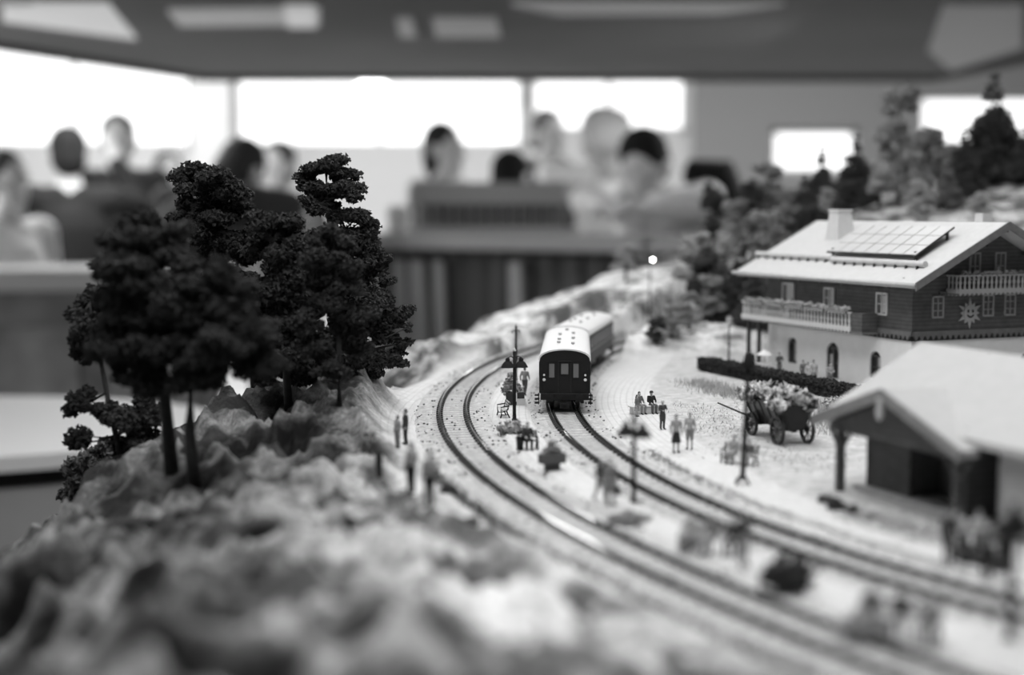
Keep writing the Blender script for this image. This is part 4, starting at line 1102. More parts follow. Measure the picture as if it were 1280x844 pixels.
# ------------------------------------------------------------------ benches, planters, bushes on the platforms
def bench(p, rz, label, L_=1.5, slat=None, frame=None, people=False):
    slat = slat or mat('bench_slats', .5, .7); frame = frame or M_iron
    t = thing('park_bench', label, 'bench', p, rz)
    for sx in (-1, 1):
        x = sx*L_*.45; m = MB()
        m.tube([(x, -.28, 0), (x, -.22, .25), (x, -.26, .48), (x, .02, .45), (x, .18, .55), (x, .3, 1.0)], .045, 6)
        m.tube([(x, .3, 0), (x, .18, .25), (x, .1, .45)], .045, 6); m.tube([(x, -.24, .48), (x, -.26, .68), (x, .0, .72), (x, .22, .75)], .04, 6)
        m.tube([(x, -.26, .2), (x, .22, .2)], .03, 5)
        m.build('side_frame', frame, t, True)
    for k in range(4): MB().box(-L_/2, L_/2, -.26+k*.12, -.17+k*.12, .47, .5).build('seat_slat', slat, t)
    for k in range(3):
        z = .62+k*.14; y = .19+k*.05; MB().box(-L_/2, L_/2, y, y+.03, z, z+.1).build('back_slat', slat, t)
    return t
bench(gp(629, 521), R(-80), 'black iron bench with pale slats, empty, by the bell-shaded lamp')
bench(gp(660, 562), R(10), 'dark bench with a seated man, just in front of the bell-shaded lamp', 1.1, M_dark)
def planter(p, rz, label, w=1.3, d=.6, plant=True):
    t = thing('flower_planter', label, 'planter', p, rz)
    MB().box(-.34, .34, -.24, .24, 0, .38).build('foot', M_dark, t, bevel=.02)
    tr = MB(); tr.box(-w/2, w/2, -d/2, d/2, .36, .86); tr.build('trough', mat('planter_paint', .09, .7, .1), t, bevel=.03)
    po = tr
    link('plant', foliage_mesh([(0, 0, 1.05), (-.25, 0, .95), (.25, 0, .98), (0, 0, 1.35)], [.3, .25, .25, .2], mat('planter_leaf', .22, .9, .6, 3), 500, .12), t)
planter(gp(690, 588), R(25), 'dark planter trough with a bushy plant on the island platform nearest the train')
t = thing('shrub_box', 'dark box with a leafy shrub and pale notice behind the bell-shaded lamp', 'planter', gp(644, 506), R(0))
MB().box(-.62, .62, -.3, .3, 0, .85).build('box', M_dark, t, bevel=.03)
MB().box(-.12, .12, -.36, -.3, .25, .85).build('notice', M_white, t)
MB().box(.1, .7, -.42, -.36, .0, .45).build('pale_panel', M_light, t)
link('plant', foliage_mesh([(-.4, 0, 1.2), (.1, 0, 1.15), (-.3, 0, 1.6), (-.3, 0, 2.0), (-.65, .1, .95)], [.42, .35, .35, .2, .3], mat('planter_leaf', .22, .9, .6, 3), 450, .13), t)
def bush(p, r, m, label, sq=.8, per=300, size=.14, spread=1.0):
    t = thing('bush', label, 'bush', p)
    MB().tube([(0, 0, -.05), (0, 0, r*.7)], .06, 5).build('stem', M_bark, t)
    link('foliage', foliage_mesh([(0, 0, r*.75*sq), (r*.6*spread, .1*r, r*.5*sq), (-r*.6*spread, -.1*r, r*.5*sq), (0, -r*.4, r*.45*sq)], [r*.8, r*.6, r*.6, r*.5], m, per, size, sq), t)
bush(gp(640, 541), .75, mat('pale_bush', .3, .9, .5, 3), 'pale low bush around the foot of the bell-shaded lamp', .6)
bush(gp(984, 735), .78, mat('dark_bush', .05, .9, .4, 2), 'round dark clipped bush on the island platform', .95, 500)
bush(gp(786, 652), .55, mat('pale_bush', .3), 'low grass tuft bush at the foot of the blurred island lamp', .5, 400, .12, 1.8)
bush(gp(1046, 637), .34, mat('dark_bush', .05), 'dark potted bush at the foot of the shelter porch post', .9, 400)
bush(gp(1064, 640), .24, mat('mid_bush', .1, .9, .4, 2), 'smaller potted bush right of the porch post', .8, 400)
bush(gp(1032, 628), .3, mat('mid_bush', .1), 'tiny bush left of the shelter porch post', .7, 400)
bush(gp(1080, 795), .7, mat('pale_bush', .3), 'pale blurred bush at the left end of the nearest seated group', .7, 300)
bush(gp(868, 680), .5, mat('pale_bush', .3), 'pale small bush behind the seated group on the island platform', .7, 300)
t = thing('litter_bin', 'small black litter bin beside the seated man', 'bin', gp(650, 562))
MB().lathe([(.17, 0), (.22, .62), (.25, .64), (.25, .7), (.18, .7), (.16, .1)], 14).build('drum', M_black, t, 'auto')
MB().tube([(.0, -.0, .0), (.0, .0, .05)], .2, 12).build('foot_ring', M_iron, t)
t = thing('garden_table', 'pale round garden table behind the hedge, left of the chalet', 'table', gp(955, 468))
MB().lathe([(.05, .8), (.62, .8), (.62, .88), (.05, .88)], 18).build('table_top', M_white, t)
MB().lathe([(.3, 0), (.3, .06), (.07, .1), (.07, .8)], 10).build('leg', M_white, t)
MB().lathe([(.05, .88), (.05, 1.7), (.65, 1.55), (.05, 1.95)], 10).build('parasol', mat('parasol_cloth', .7, .8), t)

# ------------------------------------------------------------------ people
def hand(mb, w, d, nrm, side, curl=.5, r=.95):
    """palm and five fingers from wrist w along d; nrm = palm normal, side = +1/-1 thumb side"""
    w = Vector(w); d = Vector(d).normalized(); nrm = Vector(nrm); nrm = (nrm-d*nrm.dot(d)).normalized(); t = d.cross(nrm)*side
    mb.cone(w, w+d*4, 2.3, 2.6, 8); mb.cone(w+d*3+t*2, w+d*8+t*2.2, 1.7, 1.5, 8); mb.cone(w+d*3-t*1.8, w+d*7.5-t*2.2, 1.7, 1.5, 8); mb.cone(w+d*3, w+d*8, 1.8, 1.6, 8)
    for k, (o, l) in enumerate(((3.3, 6.6), (1.15, 7.6), (-1.05, 7.0), (-3.2, 5.4))):
        a = w+d*8+t*o*.95; a1 = a+(d*math.cos(curl*.5)+nrm*math.sin(curl*.5))*l*.45+t*o*.08; a2 = a1+(d*math.cos(curl*1.3)+nrm*math.sin(curl*1.3))*l*.33; a3 = a2+(d*math.cos(curl*2)+nrm*math.sin(curl*2))*l*.25
        mb.cone(a, a1, r, r*.95, 7); mb.cone(a1, a2, r*.95, r*.85, 7); mb.cone(a2, a3, r*.85, r*.75, 7)
    a = w+d*2.2+t*2.6; a1 = a+(d*.6+t*.75+nrm*.3).normalized()*3.6; a2 = a1+(d*.85+t*.35+nrm*.4).normalized()*3.2
    mb.cone(a, a1, 1.4, 1.15, 7); mb.cone(a1, a2, 1.15, .9, 7)
def pose_joints(pose, r_):
    """joints of a 172 cm body, facing -Y, feet on z=0"""
    J = dict(pel=(0, 0, 94), che=(0, 0, 128), nec=(0, 1, 146), hea=(0, -1.5, 160))
    for s_, n in ((1, 'L'), (-1, 'R')):
        J['sh'+n] = (s_*18, 1, 141); J['el'+n] = (s_*24, 3, 113); J['wr'+n] = (s_*25, -6, 89); J['hd'+n] = (0, -.25, -1)
        J['hi'+n] = (s_*9, 0, 90); J['kn'+n] = (s_*10, -1, 49); J['an'+n] = (s_*10.5, 2, 8); J['to'+n] = (s_*12, -14, 4)
    if pose == 'walk':
        J['knL'] = (10, -14, 50); J['anL'] = (10, -20, 9); J['toL'] = (11, -36, 6); J['knR'] = (-10, 6, 48); J['anR'] = (-10, 24, 13); J['toR'] = (-11, 14, 3)
        J['elL'] = (25, 12, 115); J['wrL'] = (24, 8, 90); J['elR'] = (-24, -6, 115); J['wrR'] = (-22, -22, 96); J['hdR'] = (.1, -.6, -.5)
    if pose == 'carry':
        J['wrL'] = (27, -2, 84); J['elL'] = (26, 2, 112); J['knL'] = (10, -10, 50); J['anL'] = (10, -12, 8); J['toL'] = (11, -28, 4)
    if pose == 'arms':
        J['elL'] = (26, -4, 118); J['wrL'] = (12, -24, 118); J['hdL'] = (-.5, -.8, .2); J['elR'] = (-26, -4, 118); J['wrR'] = (-12, -24, 114); J['hdR'] = (.5, -.8, .2)
    if pose == 'photo':
        J['elR'] = (-32, -14, 138); J['wrR'] = (-22, -24, 160); J['hdR'] = (.2, -.3, 1); J['elL'] = (26, -18, 124); J['wrL'] = (8, -30, 138); J['hdL'] = (-.6, -.4, .6)
    if pose == 'sit':
        for k in ('pel', 'che', 'nec', 'hea'): x, y, z = J[k]; J[k] = (x, y+{'pel': 0, 'che': 4, 'nec': 4, 'hea': 2}[k], z-44)
        for s_, n in ((1, 'L'), (-1, 'R')):
            J['sh'+n] = (s_*18, 5, 97); J['el'+n] = (s_*25, -4, 72); J['wr'+n] = (s_*14, -26, 64); J['hd'+n] = (-s_*.3, -1, -.2)
            J['hi'+n] = (s_*9, -2, 49); J['kn'+n] = (s_*12, -42, 50); J['an'+n] = (s_*12, -40, 9); J['to'+n] = (s_*13, -56, 4)
    if pose == 'lean':
        J['pel'] = (0, 18, 92); J['che'] = (0, -8, 118); J['nec'] = (0, -20, 131); J['hea'] = (0, -32, 139)
        for s_, n in ((1, 'L'), (-1, 'R')):
            J['sh'+n] = (s_*18, -14, 129); J['el'+n] = (s_*21, -34, 128); J['wr'+n] = (s_*7, -50, 126); J['hd'+n] = (-s_*.6, -.8, 0)
            J['hi'+n] = (s_*9, 18, 89); J['kn'+n] = (s_*10, 12, 49); J['an'+n] = (s_*11, 20, 8); J['to'+n] = (s_*12, 4, 4)
    if pose == 'dig':
        J['che'] = (0, -10, 124); J['nec'] = (0, -18, 140); J['hea'] = (0, -26, 151)
        J['shL'] = (17, -14, 136); J['shR'] = (-17, -14, 136); J['elL'] = (24, -26, 112); J['wrL'] = (8, -36, 96); J['elR'] = (-24, -24, 114); J['wrR'] = (2, -30, 112); J['hdL'] = (-.4, -.6, -.4); J['hdR'] = (.4, -.6, -.4)
    return {k: Vector(v) for k, v in J.items()}
HEAVY = {}
def person(label, loc, rz=0.0, h=172.0, pose='stand', top=.3, low=.06, hair=.02, skirt=False, hat=None, scale=1/87, group=None, coat=False, big=False, shorts=False, bag=None, strap=False, female=False, head_turn=0.0, skin=.42):
    J = pose_joints(pose, None)
    k = scale*h/172
    vx = .95 if big else 1.25
    t = thing('person', label, 'person', loc, rz, group)
    b_ = MB(); sw = .9 if female else 1.0
    b_.cone(J['pel']+Vector((0, 0, 2)), (J['pel']+J['che'])/2, 13.5, 12, 14); b_.cone((J['pel']+J['che'])/2, J['che'], 12, 13.5*sw, 14)
    for s_ in (-5, 5): b_.cone(J['che']+Vector((s_, 0, 0)), J['nec']+Vector((s_*.9, 0, -6)), 11*sw, 8, 12)
    b_.cone(J['nec']-Vector((0, 0, 4)), J['hea']-Vector((0, 0, 6)), 6, 5.5, 10)
    H = J['hea']; hq = Matrix.Rotation(head_turn, 3, 'Z') @ Matrix.Rotation(R(38 if pose == 'lean' else 0), 3, 'X')
    hv = lambda x, y, z: H+hq @ Vector((x, y, z))
    b_.ball(hv(0, .8, 3), (7.6, 9.2, 9.8), 12, hq); b_.ball(hv(0, -2.2, -4), (6, 6.6, 7.2), 10, hq)
    b_.cone(hv(0, -8.2, 1.5), hv(0, -10.4, -2.6), 1.0, 1.6, 8); b_.cone(hv(-2.2, -7.4, -6), hv(2.2, -7.4, -6), 1.2, 1.2, 7); b_.ball(hv(0, -6.8, -9.6), 2.6, 8)
    for s_ in (-1, 1): b_.ball(hv(s_*7.9, 1, 0), (1.3, 2.4, 3.4), 8, hq); b_.cone(hv(s_*1.6, -8, 3.6), hv(s_*4.6, -7, 3.4), 1.1, 1.1, 6)
    for n, s_ in (('L', 1), ('R', -1)):
        b_.cone(J['nec']-Vector((0, 0, 7)), J['sh'+n], 6, 5.8*sw, 10)
        b_.cone(J['sh'+n], J['el'+n], 5.4*sw, 4.2*sw, 10); b_.cone(J['el'+n], J['wr'+n], 4.3*sw, 2.9*sw, 10)
        hand(b_, J['wr'+n], J['hd'+n], Vector((-s_, -.2, 0)) if pose in ('stand', 'walk', 'carry') else Vector((0, 0, -1)), s_ if pose in ('stand', 'walk', 'carry') else s_, .45, .95 if big else 1.1)
        b_.cone(J['hi'+n], J['kn'+n], 8.8, 6.0, 12); b_.cone(J['kn'+n], (J['kn'+n]*.6+J['an'+n]*.4), 5.9, 5.6, 10); b_.cone((J['kn'+n]*.6+J['an'+n]*.4), J['an'+n], 5.6, 3.8, 10)
        b_.cone(J['an'+n]-Vector((0, 0, 2)), J['to'+n], 4.2, 3.2, 8)
    bo = link('body', baked(b_, vx, 2, k), t); bo.data.materials.append(mat('skin_%d' % int(skin*100), skin, .6)); bo.data.polygons.foreach_set('use_smooth', [True]*len(bo.data.polygons))
    def cloth(name, mb, v, vox=1.5):
        o = link(name, baked(mb, vox if not big else 1.2, 2, k), t); o.data.materials.append(mat('cloth_%03d' % int(v*1000), v, .9, .12, .4 if big else 8)); o.data.polygons.foreach_set('use_smooth', [True]*len(o.data.polygons)); return o
    c_ = MB()
    c_.cone(J['pel']+Vector((0, 0, 4)), (J['pel']+J['che'])/2, 15, 13.8, 14); c_.cone((J['pel']+J['che'])/2, J['che'], 13.8, 15*sw, 14)
    for s_ in (-5, 5): c_.cone(J['che']+Vector((s_, 0, 0)), J['nec']+Vector((s_, 0, -7)), 12.5*sw, 9, 12)
    for n in 'LR':
        c_.cone(J['nec']-Vector((0, 0, 8)), J['sh'+n], 7.5, 7.2*sw, 10); c_.cone(J['sh'+n], J['el'+n], 7*sw, 5.8*sw, 10); c_.cone(J['el'+n], J['el'+n].lerp(J['wr'+n], .86), 5.8*sw, 4.6*sw, 10)
    if coat:
        c_.cone(J['pel'], (J['knL']+J['knR'])/2+Vector((0, 0, 14)), 15.5, 15, 14)
        for n in 'LR': c_.cone(J['hi'+n], J['hi'+n].lerp(J['kn'+n], .7), 11, 10, 12)
    jo = cloth('coat' if coat else 'shirt', c_, top)
    l_ = MB()
    if skirt:
        a = (J['knL']+J['knR'])/2
        if pose == 'sit':
            for n in 'LR': l_.cone(J['hi'+n], J['kn'+n], 11, 10, 12); l_.cone(J['kn'+n], J['kn'+n].lerp(J['an'+n], .6), 10, 10, 12)
            l_.cone(J['pel'], a, 13, 11, 12)
        else:
            l_.lathe([(13.5, 0), (15.5, -12), (18, -30), (22, -54), (21, -56), (4, -54)], 18, J['pel']+Vector((0, 0, 8)))
        cloth('skirt', l_, low)
        f_ = MB()
        for n in 'LR': f_.cone(J['an'+n]-Vector((0, 0, 2)), J['to'+n], 5, 4, 8)
        cloth('shoes', f_, .03)
    else:
        l_.cone(J['pel']+Vector((0, 0, 6)), J['pel']-Vector((0, 0, 2)), 14.6, 14, 14)
        for n in 'LR':
            l_.cone(J['hi'+n], J['kn'+n], 10.6, 7.8, 12)
            if not shorts: l_.cone(J['kn'+n], J['an'+n]+Vector((0, 0, 3)), 7.6, 6.2, 10)
        cloth('shorts' if shorts else 'trousers', l_, low)
        f_ = MB()
        for n in 'LR': f_.cone(J['an'+n]-Vector((0, 0, 2)), J['to'+n], 5, 4, 8)
        cloth('shoes', f_, .025)
    hm = MB()
    hm.ball(hv(0, 2.2, 5 if hat is None else 3), (8.7, 9.3, 9.4) if hat is None else (8.3, 8.6, 8.2), 12, hq)
    hm.ball(hv(0, 4.5, -.5), (8.2, 7.2, 9 if not female else 15), 10, hq)
    cloth('hair', hm, hair, 1.2)
    if hat is not None:
        q = MB(); q.lathe([(10.4, 0), (10.6, 5), (9.4, 9), (5, 11.6), (.5, 12.2)], 16, hv(0, 1.6, 4.5), hq)
        if big: q.ball(hv(0, -9, 6.5), (6.5, 6.5, 1.1), 10)
        else: q.lathe([(8, -.3), (13.5, -1), (13.5, 0), (8, 1)], 16, hv(0, .8, 6))
        me_ = q.mesh('hat', [mat('hat_%03d' % int(hat*1000), hat, .8)], True); me_.transform(Matrix.Scale(k, 4)); link('hat', me_, t)
    if strap:
        q = MB(); q.tube([J['shL']+Vector((-9, 2, 9)), J['shL']+Vector((3, 0, 8)), J['shL']+Vector((9, -2, -8)), J['shL']+Vector((11, -2, -30))], [5, 7, 7.5, 5], 8)
        cloth('bag_strap', q, .015)
    if bag is not None:
        q = MB(); w = J['wrL']+Vector((0, 0, -10)); q.box(w.x-7, w.x+7, w.y-22, w.y+22, w.z-34, w.z-4)
        me_ = q.mesh('case', [mat('case_%03d' % int(bag*1000), bag, .5)]); me_.transform(Matrix.Scale(k, 4))
        hc = thing('suitcase', label.split(' ')[0]+' person\'s small suitcase held at the side', 'suitcase', loc, rz)
        link('case', me_, hc)
        q = MB(); q.tube([(w.x, w.y-8, w.z-4), (w.x, w.y-6, w.z+1), (w.x, w.y+6, w.z+1), (w.x, w.y+8, w.z-4)], 1.2, 6); me_ = q.mesh('handle', [M_iron]); me_.transform(Matrix.Scale(k, 4)); link('handle', me_, hc)
        hc['label'] = 'small dark suitcase carried across the island platform'
    return t
g0 = lambda x, y: gp(x, y)
PPL = 'platform figures'
person('figure in pale blouse and full dark skirt facing the track, left of the pale-shirted man', g0(845, 566), R(10), 178, 'stand', .30, .025, .05, skirt=True, female=True)
person('bareheaded figure in pale shirt and grey shorts next to the dark-skirted figure', g0(862, 562), R(-20), 174, 'stand', .36, .22, .1, shorts=True)
person('slim figure in dark coat and pale cap standing alone beyond the couple', g0(828, 537), R(25), 150, 'arms', .06, .05, .5, coat=True, hat=.6)
def seated(p, rz, label, **kw):
    """seat top at .5 cm: a sitting figure's hips rest on it"""
    d = Vector((math.sin(rz)*0, 0, 0))
    q = Vector((p.x, p.y, p.z-.02)) + Matrix.Rotation(rz, 3, 'Z') @ Vector((0, .12, 0))
    return person(label, q, rz, pose='sit', **kw)
sb = gp(809, 517)
t = thing('stone_seat', 'pale block seat carrying the two figures beside the platform', 'seat', sb, R(20))
MB().box(-1.1, 1.1, -.25, .3, 0, .46).build('block', mat('stone_block', .55, .9, .1, 3), t, bevel=.04)
MB().box(-1.2, 1.2, -.3, .35, .44, .52).build('slab', mat('stone_block', .55), t, bevel=.02)
M20 = Matrix.Rotation(R(20), 3, 'Z')
seated(sb+M20 @ Vector((.35, 0, 0)), R(20), 'seated figure with dark hat and dark jacket on the pale block seat', h=165, top=.02, low=.1, hat=.04)
seated(sb+M20 @ Vector((-.45, .05, 0)), R(30), 'seated bareheaded figure in grey on the pale block seat', h=165, top=.12, low=.2, hair=.05)
person('small figure in grey skirt standing left of the pale block seat', g0(796, 521), R(60), 120, 'stand', .15, .2, .05, skirt=True)
bp_ = gp(924, 580)
bench(bp_, R(-35), 'pale bench behind the foot of the leaning mast', 2.0)
Mb = Matrix.Rotation(R(-35), 3, 'Z')
seated(bp_+Mb @ Vector((-.35, -.02, 0)), R(-35), 'seated figure in grey dress behind the leaning mast, arms forward', h=168, top=.3, low=.25, skirt=True, hair=.08)
seated(bp_+Mb @ Vector((.5, -.02, 0)), R(-35), 'seated figure in dark jacket right of the leaning mast', h=150, top=.1, low=.3, hair=.1)
# island platform
bm = gp(660, 562)
seated(bm, R(10), 'seated dark-clothed man with bent arms in front of the bell-shaded lamp', h=172, top=.04, low=.03, hair=.03)
person('figure in dark trousers behind the bell-shaded lamp', g0(656, 494), R(160), 172, 'walk', .2, .05, .1)
person('walking figure in grey coat carrying a black suitcase over the island platform', g0(762, 632), R(30), 178, 'carry', .2, .25, .08, coat=True, bag=.01)
person('walking figure in dark jacket to the left of the suitcase carrier', g0(750, 627), R(50), 165, 'walk', .05, .3, .05)
b_p = gp(888, 690)
Mq = Matrix.Rotation(R(-30), 3, 'Z')
bench(b_p, R(-30), 'blurred bench of seated figures on the island platform', 2.6)
for dx, (lab, tp, lw, hr) in zip((-.85, 0, .85), (('seated figure in pale clothes at the left of the island platform bench', .4, .3, .1), ('seated figure in grey in the middle of the island platform bench', .2, .35, .05), ('seated figure in dark clothes at the right end of the island platform bench', .05, .06, .03))):
    seated(b_p+Mq @ Vector((dx, 0, 0)), R(-30), lab, h=168, top=tp, low=lw, hair=hr)
person('figure in dark jacket and pale trousers standing alone between bench and clipped bush', g0(929, 708), R(20), 172, 'arms', .035, .4, .03)
b_n = gp(1122, 795)
bench(b_n, R(-30), 'very blurred bench of seated figures nearest the camera', 2.6)
for dx, (lab, tp, lw, hr) in zip((-.85, .05, .85), (('seated figure with dark head at the left of the nearest bench', .12, .3, .05), ('tall seated figure in dark jacket on the middle of the nearest bench', .06, .2, .04), ('seated figure in pale shirt with dark skirt at the right end of the nearest bench', .35, .04, .2))):
    seated(b_n+Mq @ Vector((dx, 0, 0)), R(-30), lab, h=172, top=tp, low=lw, hair=hr)
# in front of the shelter
person('figure in dark clothes standing under the shelter porch gable, leftmost of the group', g0(1185, 706), R(10), 175, 'stand', .05, .05, .1)
person('figure in pale blouse leaning over the luggage before the shelter', g0(1203, 700), R(-60), 170, 'dig', .5, .1, .2, skirt=True)
person('figure in pale top standing behind the luggage before the shelter', g0(1222, 703), R(15), 168, 'arms', .5, .1, .1)
person('figure in dark trousers right of the luggage before the shelter', g0(1233, 722), R(-15), 172, 'stand', .15, .03, .04)
person('bare-headed figure near the right picture edge by the rendered wall', g0(1254, 712), R(20), 172, 'arms', .08, .06, .3)
for (x, y, w, hh, lab) in ((1210, 702, .4, .55, 'large dark trunk in front of the shelter, leftmost'), (1226, 706, .3, .45, 'low dark trunk in front of the shelter, second'), (1246, 712, .3, .7, 'upright dark trunk by the right figures')):
    t = thing('luggage_trunk', lab, 'trunk', gp(x, y), R(20))
    MB().box(-w, w, -.35, .35, 0, hh).build('case', M_dark, t, bevel=.05)
    MB().box(-w-.03, w+.03, -.38, .38, hh*.6, hh*.68).build('strap_band', M_mid, t)
# walkers on the left shoulder of the track
for i, (x, y, hh, tp, lw, ps, lab) in enumerate([(537, 634, 198, .3, .012, 'stand', 'nearest figure on the rock edge left of the tracks, grey top and black trousers'),
                              (514, 618, 198, .3, .012, 'stand', 'second walker on the rock edge, pale top and black trousers'),
                              (474, 600, 198, .08, .03, 'dig', 'stooping dark walker farthest left on the rock edge'),
                              (457, 592, 175, .12, .06, 'walk', 'small dark walker left of the stooping one'),
                              (507, 556, 170, .05, .03, 'stand', 'small dark figure standing at the ballast edge behind the walkers'),
                              (497, 560, 150, .3, .2, 'stand', 'small grey figure beside the small dark one at the ballast edge')]):
    p = None
    for yy in np.arange(95, 45, -.5):     # walk the line of sight down to the ground
        q = atY(x, y, yy)
    best = min(((abs(height(atY(x, y, yy).x, yy)-atY(x, y, yy).z), yy) for yy in np.arange(52, 88, .5)))
    yy = best[1]; q = atY(x, y, yy); q.z = height(q.x, yy)
    person(lab, q, R(-150+20*i), hh, ps, tp, lw, .04)
# garden of the chalet
for (x, y, hh, tp, lw, ps, lab, sk) in [(938, 468, 165, .03, .03, 'stand', 'dark-clothed figure behind the hedge right at the mast lantern', False),
                                (974, 472, 170, .08, .15, 'arms', 'figure in dark top standing behind the hedge left of the first arched window', False),
                                (1004, 481, 160, .15, .2, 'stand', 'bare-headed figure behind the hedge below the first arched window', False),
                                (1010, 482, 150, .5, .5, 'stand', 'small pale figure in the middle of the three behind the hedge', True),
                                (1017, 484, 175, .45, .3, 'stand', 'taller dark-haired figure in pale shirt, right of the small pale one', False),
                                (1037, 488, 172, .3, .2, 'arms', 'figure in grey shirt standing by the arched chalet door', False)]:
    person(lab, gp(x, y), R(20), hh, ps, tp, lw, .03, skirt=sk)
bush(gp(1052, 492), .5, mat('dark_bush', .05), 'dark bush with pale flowers by the arched chalet door', .8, 400)
bush(gp(1005, 488), .4, mat('mid_bush', .1), 'grey bush at the wall below the first arched window', .8, 400)
pb = chM @ Vector((-.75, 14.0, ZB+.05)); person('figure on the side balcony beside the pale balcony door', pb, R(-40), 165, 'stand', .25, .1, .05)
pb = chM @ Vector((7.0, -.6, 7.05)); person('figure on the gable balcony between the two doors', pb, R(20), 160, 'arms', .12, .1, .05)

# ------------------------------------------------------------------ the exhibition hall
FL = -112.0
def slab(name, x0, x1, y0, y1, z0, z1, m, kind='structure', label=None, cat=None):
    o = MB().box(x0, x1, y0, y1, z0, z1).build(name, m); tag(o, label, cat, None, kind); return o
M_hall = mat('hall_wall', .62, .9, .03, .01); M_hallf = mat('hall_floor', .3, .6, .1, .02)
slab('floor', -900, 900, -260, 1420, FL-10, FL, M_hallf)
slab('ceiling', -900, 900, -260, 1420, 260, 270, mat('hall_ceiling', .55, .9))
# back wall with strip windows
YW = 1300
def atYW(px, py): return atY(px, py, YW)
zs0, zs1 = atYW(640, 186).z, atYW(640, 98).z+35
wins = [(-60, 238), (290, 655), (663, 860)]
bw = MB().box(-900, 900, YW, YW+12, FL, 260)
cu = MB()
M_pane = mat('bright_window_pane', .9, .5, emit=1.25)
k = 0
for a, b_ in wins:
    x0, x1 = atYW(a, 0).x, atYW(b_, 0).x
    cu.box(x0, x1, YW-5, YW+20, zs0 if a < 600 else zs0+14, zs1)
rx0, rx1, rz0, rz1 = atYW(965, 0).x, atYW(1075, 0).x, atYW(0, 218).z, atYW(0, 160).z
cu.box(rx0, rx1, YW-5, YW+20, rz0, rz1)
qx0, qx1, qz0, qz1 = atYW(1150, 0).x, atYW(1330, 0).x, atYW(0, 205).z, atYW(0, 118).z
cu.box(qx0, qx1, YW-5, YW+20, qz0, qz1)
o = cut(bw, cu, 'wall_back', [M_hall]); tag(o, kind='structure')
def window(n, x0, x1, z0, z1, nb):
    t = bpy.data.objects.new('window_%d' % n, None); C.objects.link(t); t.location = ((x0+x1)/2*S, YW*S, z0*S); tag(t, kind='structure')
    w = (x1-x0)/2; h = z1-z0
    f_ = MB(); f_.box(-w, w, 0, 8, 0, 5); f_.box(-w, w, 0, 8, h-5, h); f_.box(-w, -w+5, 0, 8, 0, h); f_.box(w-5, w, 0, 8, 0, h)
    for i in range(nb): x = -w+2*w*(i+1)/(nb+1); f_.box(x-2, x+2, 1, 7, 0, h)
    f_.build('window_frame', mat('hall_window_frame', .6, .6), t)
    MB().box(-w+4, w-4, 4, 5, 4, h-4).build('pane', M_pane, t)
for i, (a, b_) in enumerate(wins): window(i+1, atYW(a, 0).x, atYW(b_, 0).x, zs0 if a < 600 else zs0+14, zs1, 1)
window(4, rx0, rx1, rz0, rz1, 0); window(5, qx0, qx1, qz0, qz1, 0)
slab('wall_left', -912, -900, -260, 1420, FL, 260, M_hall); slab('wall_right', 900, 912, -260, 1420, FL, 260, M_hall); slab('wall_front', -900, 900, -272, -260, FL, 260, mat('hall_wall_dark', .3, .9))
# darker grey partition on the right
rp = MB().box(atY(868, 0, YW-6).x, 880, YW-8, YW-3, FL, 258); cu = MB(); cu.box(rx0, rx1, YW-20, YW+5, rz0, rz1); cu.box(qx0, qx1, YW-20, YW+5, qz0, qz1)
tag(cut(rp, cu, 'wall_panel_right', [mat('grey_wall_panel', .3, .9)]), kind='structure')
cx = atY(265, 0, 1180).x
pc = MB().box(cx-16, cx+16, 1165, 1197, FL, 260).build('column', mat('column_paint', .45, .9)); tag(pc, kind='structure')
# hanging canopy over the exhibit, with its lamps and painted glow patches
cz = 12.8+66; CB = 700; CPY = -60
M_can = mat('canopy_panel', .2, .8, .08, .02)
cpoly = [(-150, CB), (-220, 520), (-330, 60), (-330, CPY), (330, CPY), (330, 60), (228, 560), (205, CB)]
can = thing('lighting_canopy', 'dark suspended lighting canopy spanning over the whole exhibit', 'canopy', (0, 300, cz))
cm_ = MB(); cm_.prism([(x, y-300) for x, y in cpoly][::-1], lambda a, b_, d: (a, b_, d), 16, 0)
cu = MB()
LAMPS = [(-25, 100, 60, 26), (38, 100, 60, 26), (5, 30, 60, 18), (17, 405, 30, 26)]
co_ = cm_.build('panel', M_can, can)
ed = MB(); n = len(cpoly)
for i in (0, 1, 6, 7):
    a = Vector((*cpoly[i], 0)); b_ = Vector((*cpoly[(i+1) % n], 0)); d = (b_-a); l = d.length; M = Matrix.Translation(a-Vector((0, 300, 0))) @ Matrix.Rotation(math.atan2(d.y, d.x), 4, 'Z')
    ed.box(0, l, -2, 2, -3, 20, M)
ed.build('edge_trim', mat('canopy_trim', .13, .8), can)
for (x, y) in ((-60, 285), (-20, 300), (-95, 350), (70, 330), (-150, 430), (110, 400)):
    q = MB(); q.lathe([(9, 0), (9, -3), (7, -4), (.5, -4)], 20, (x, y-300, 0)); q.build('downlight_ring', mat('downlight_ring', .6, .5), can, 'auto')
for (x, y, w, d, lab) in ((-72, 268, 42, 5, 'a'), (-30, 262, 9, 5, 'b'), (38, 262, 44, 6, 'c')):
    q = MB().box(x-w, x+w, y-300-d, y-300+d, -5, 0); q.build('light_trough', mat('trough_paint', .5, .6), can)
def canopy_panel(pts, e, nm):  # flat emissive patch that paints a lit area onto the canopy underside
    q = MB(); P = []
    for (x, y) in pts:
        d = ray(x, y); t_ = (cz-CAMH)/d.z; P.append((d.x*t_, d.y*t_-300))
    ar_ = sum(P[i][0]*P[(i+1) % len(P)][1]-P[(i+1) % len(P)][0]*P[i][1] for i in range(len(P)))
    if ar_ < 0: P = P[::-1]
    q.prism(P, lambda a, b_, d: (a, b_, d), -1.5, -.1); q.build('painted_glow', mat('glow_%s' % nm, .5, .6, emit=e), can)
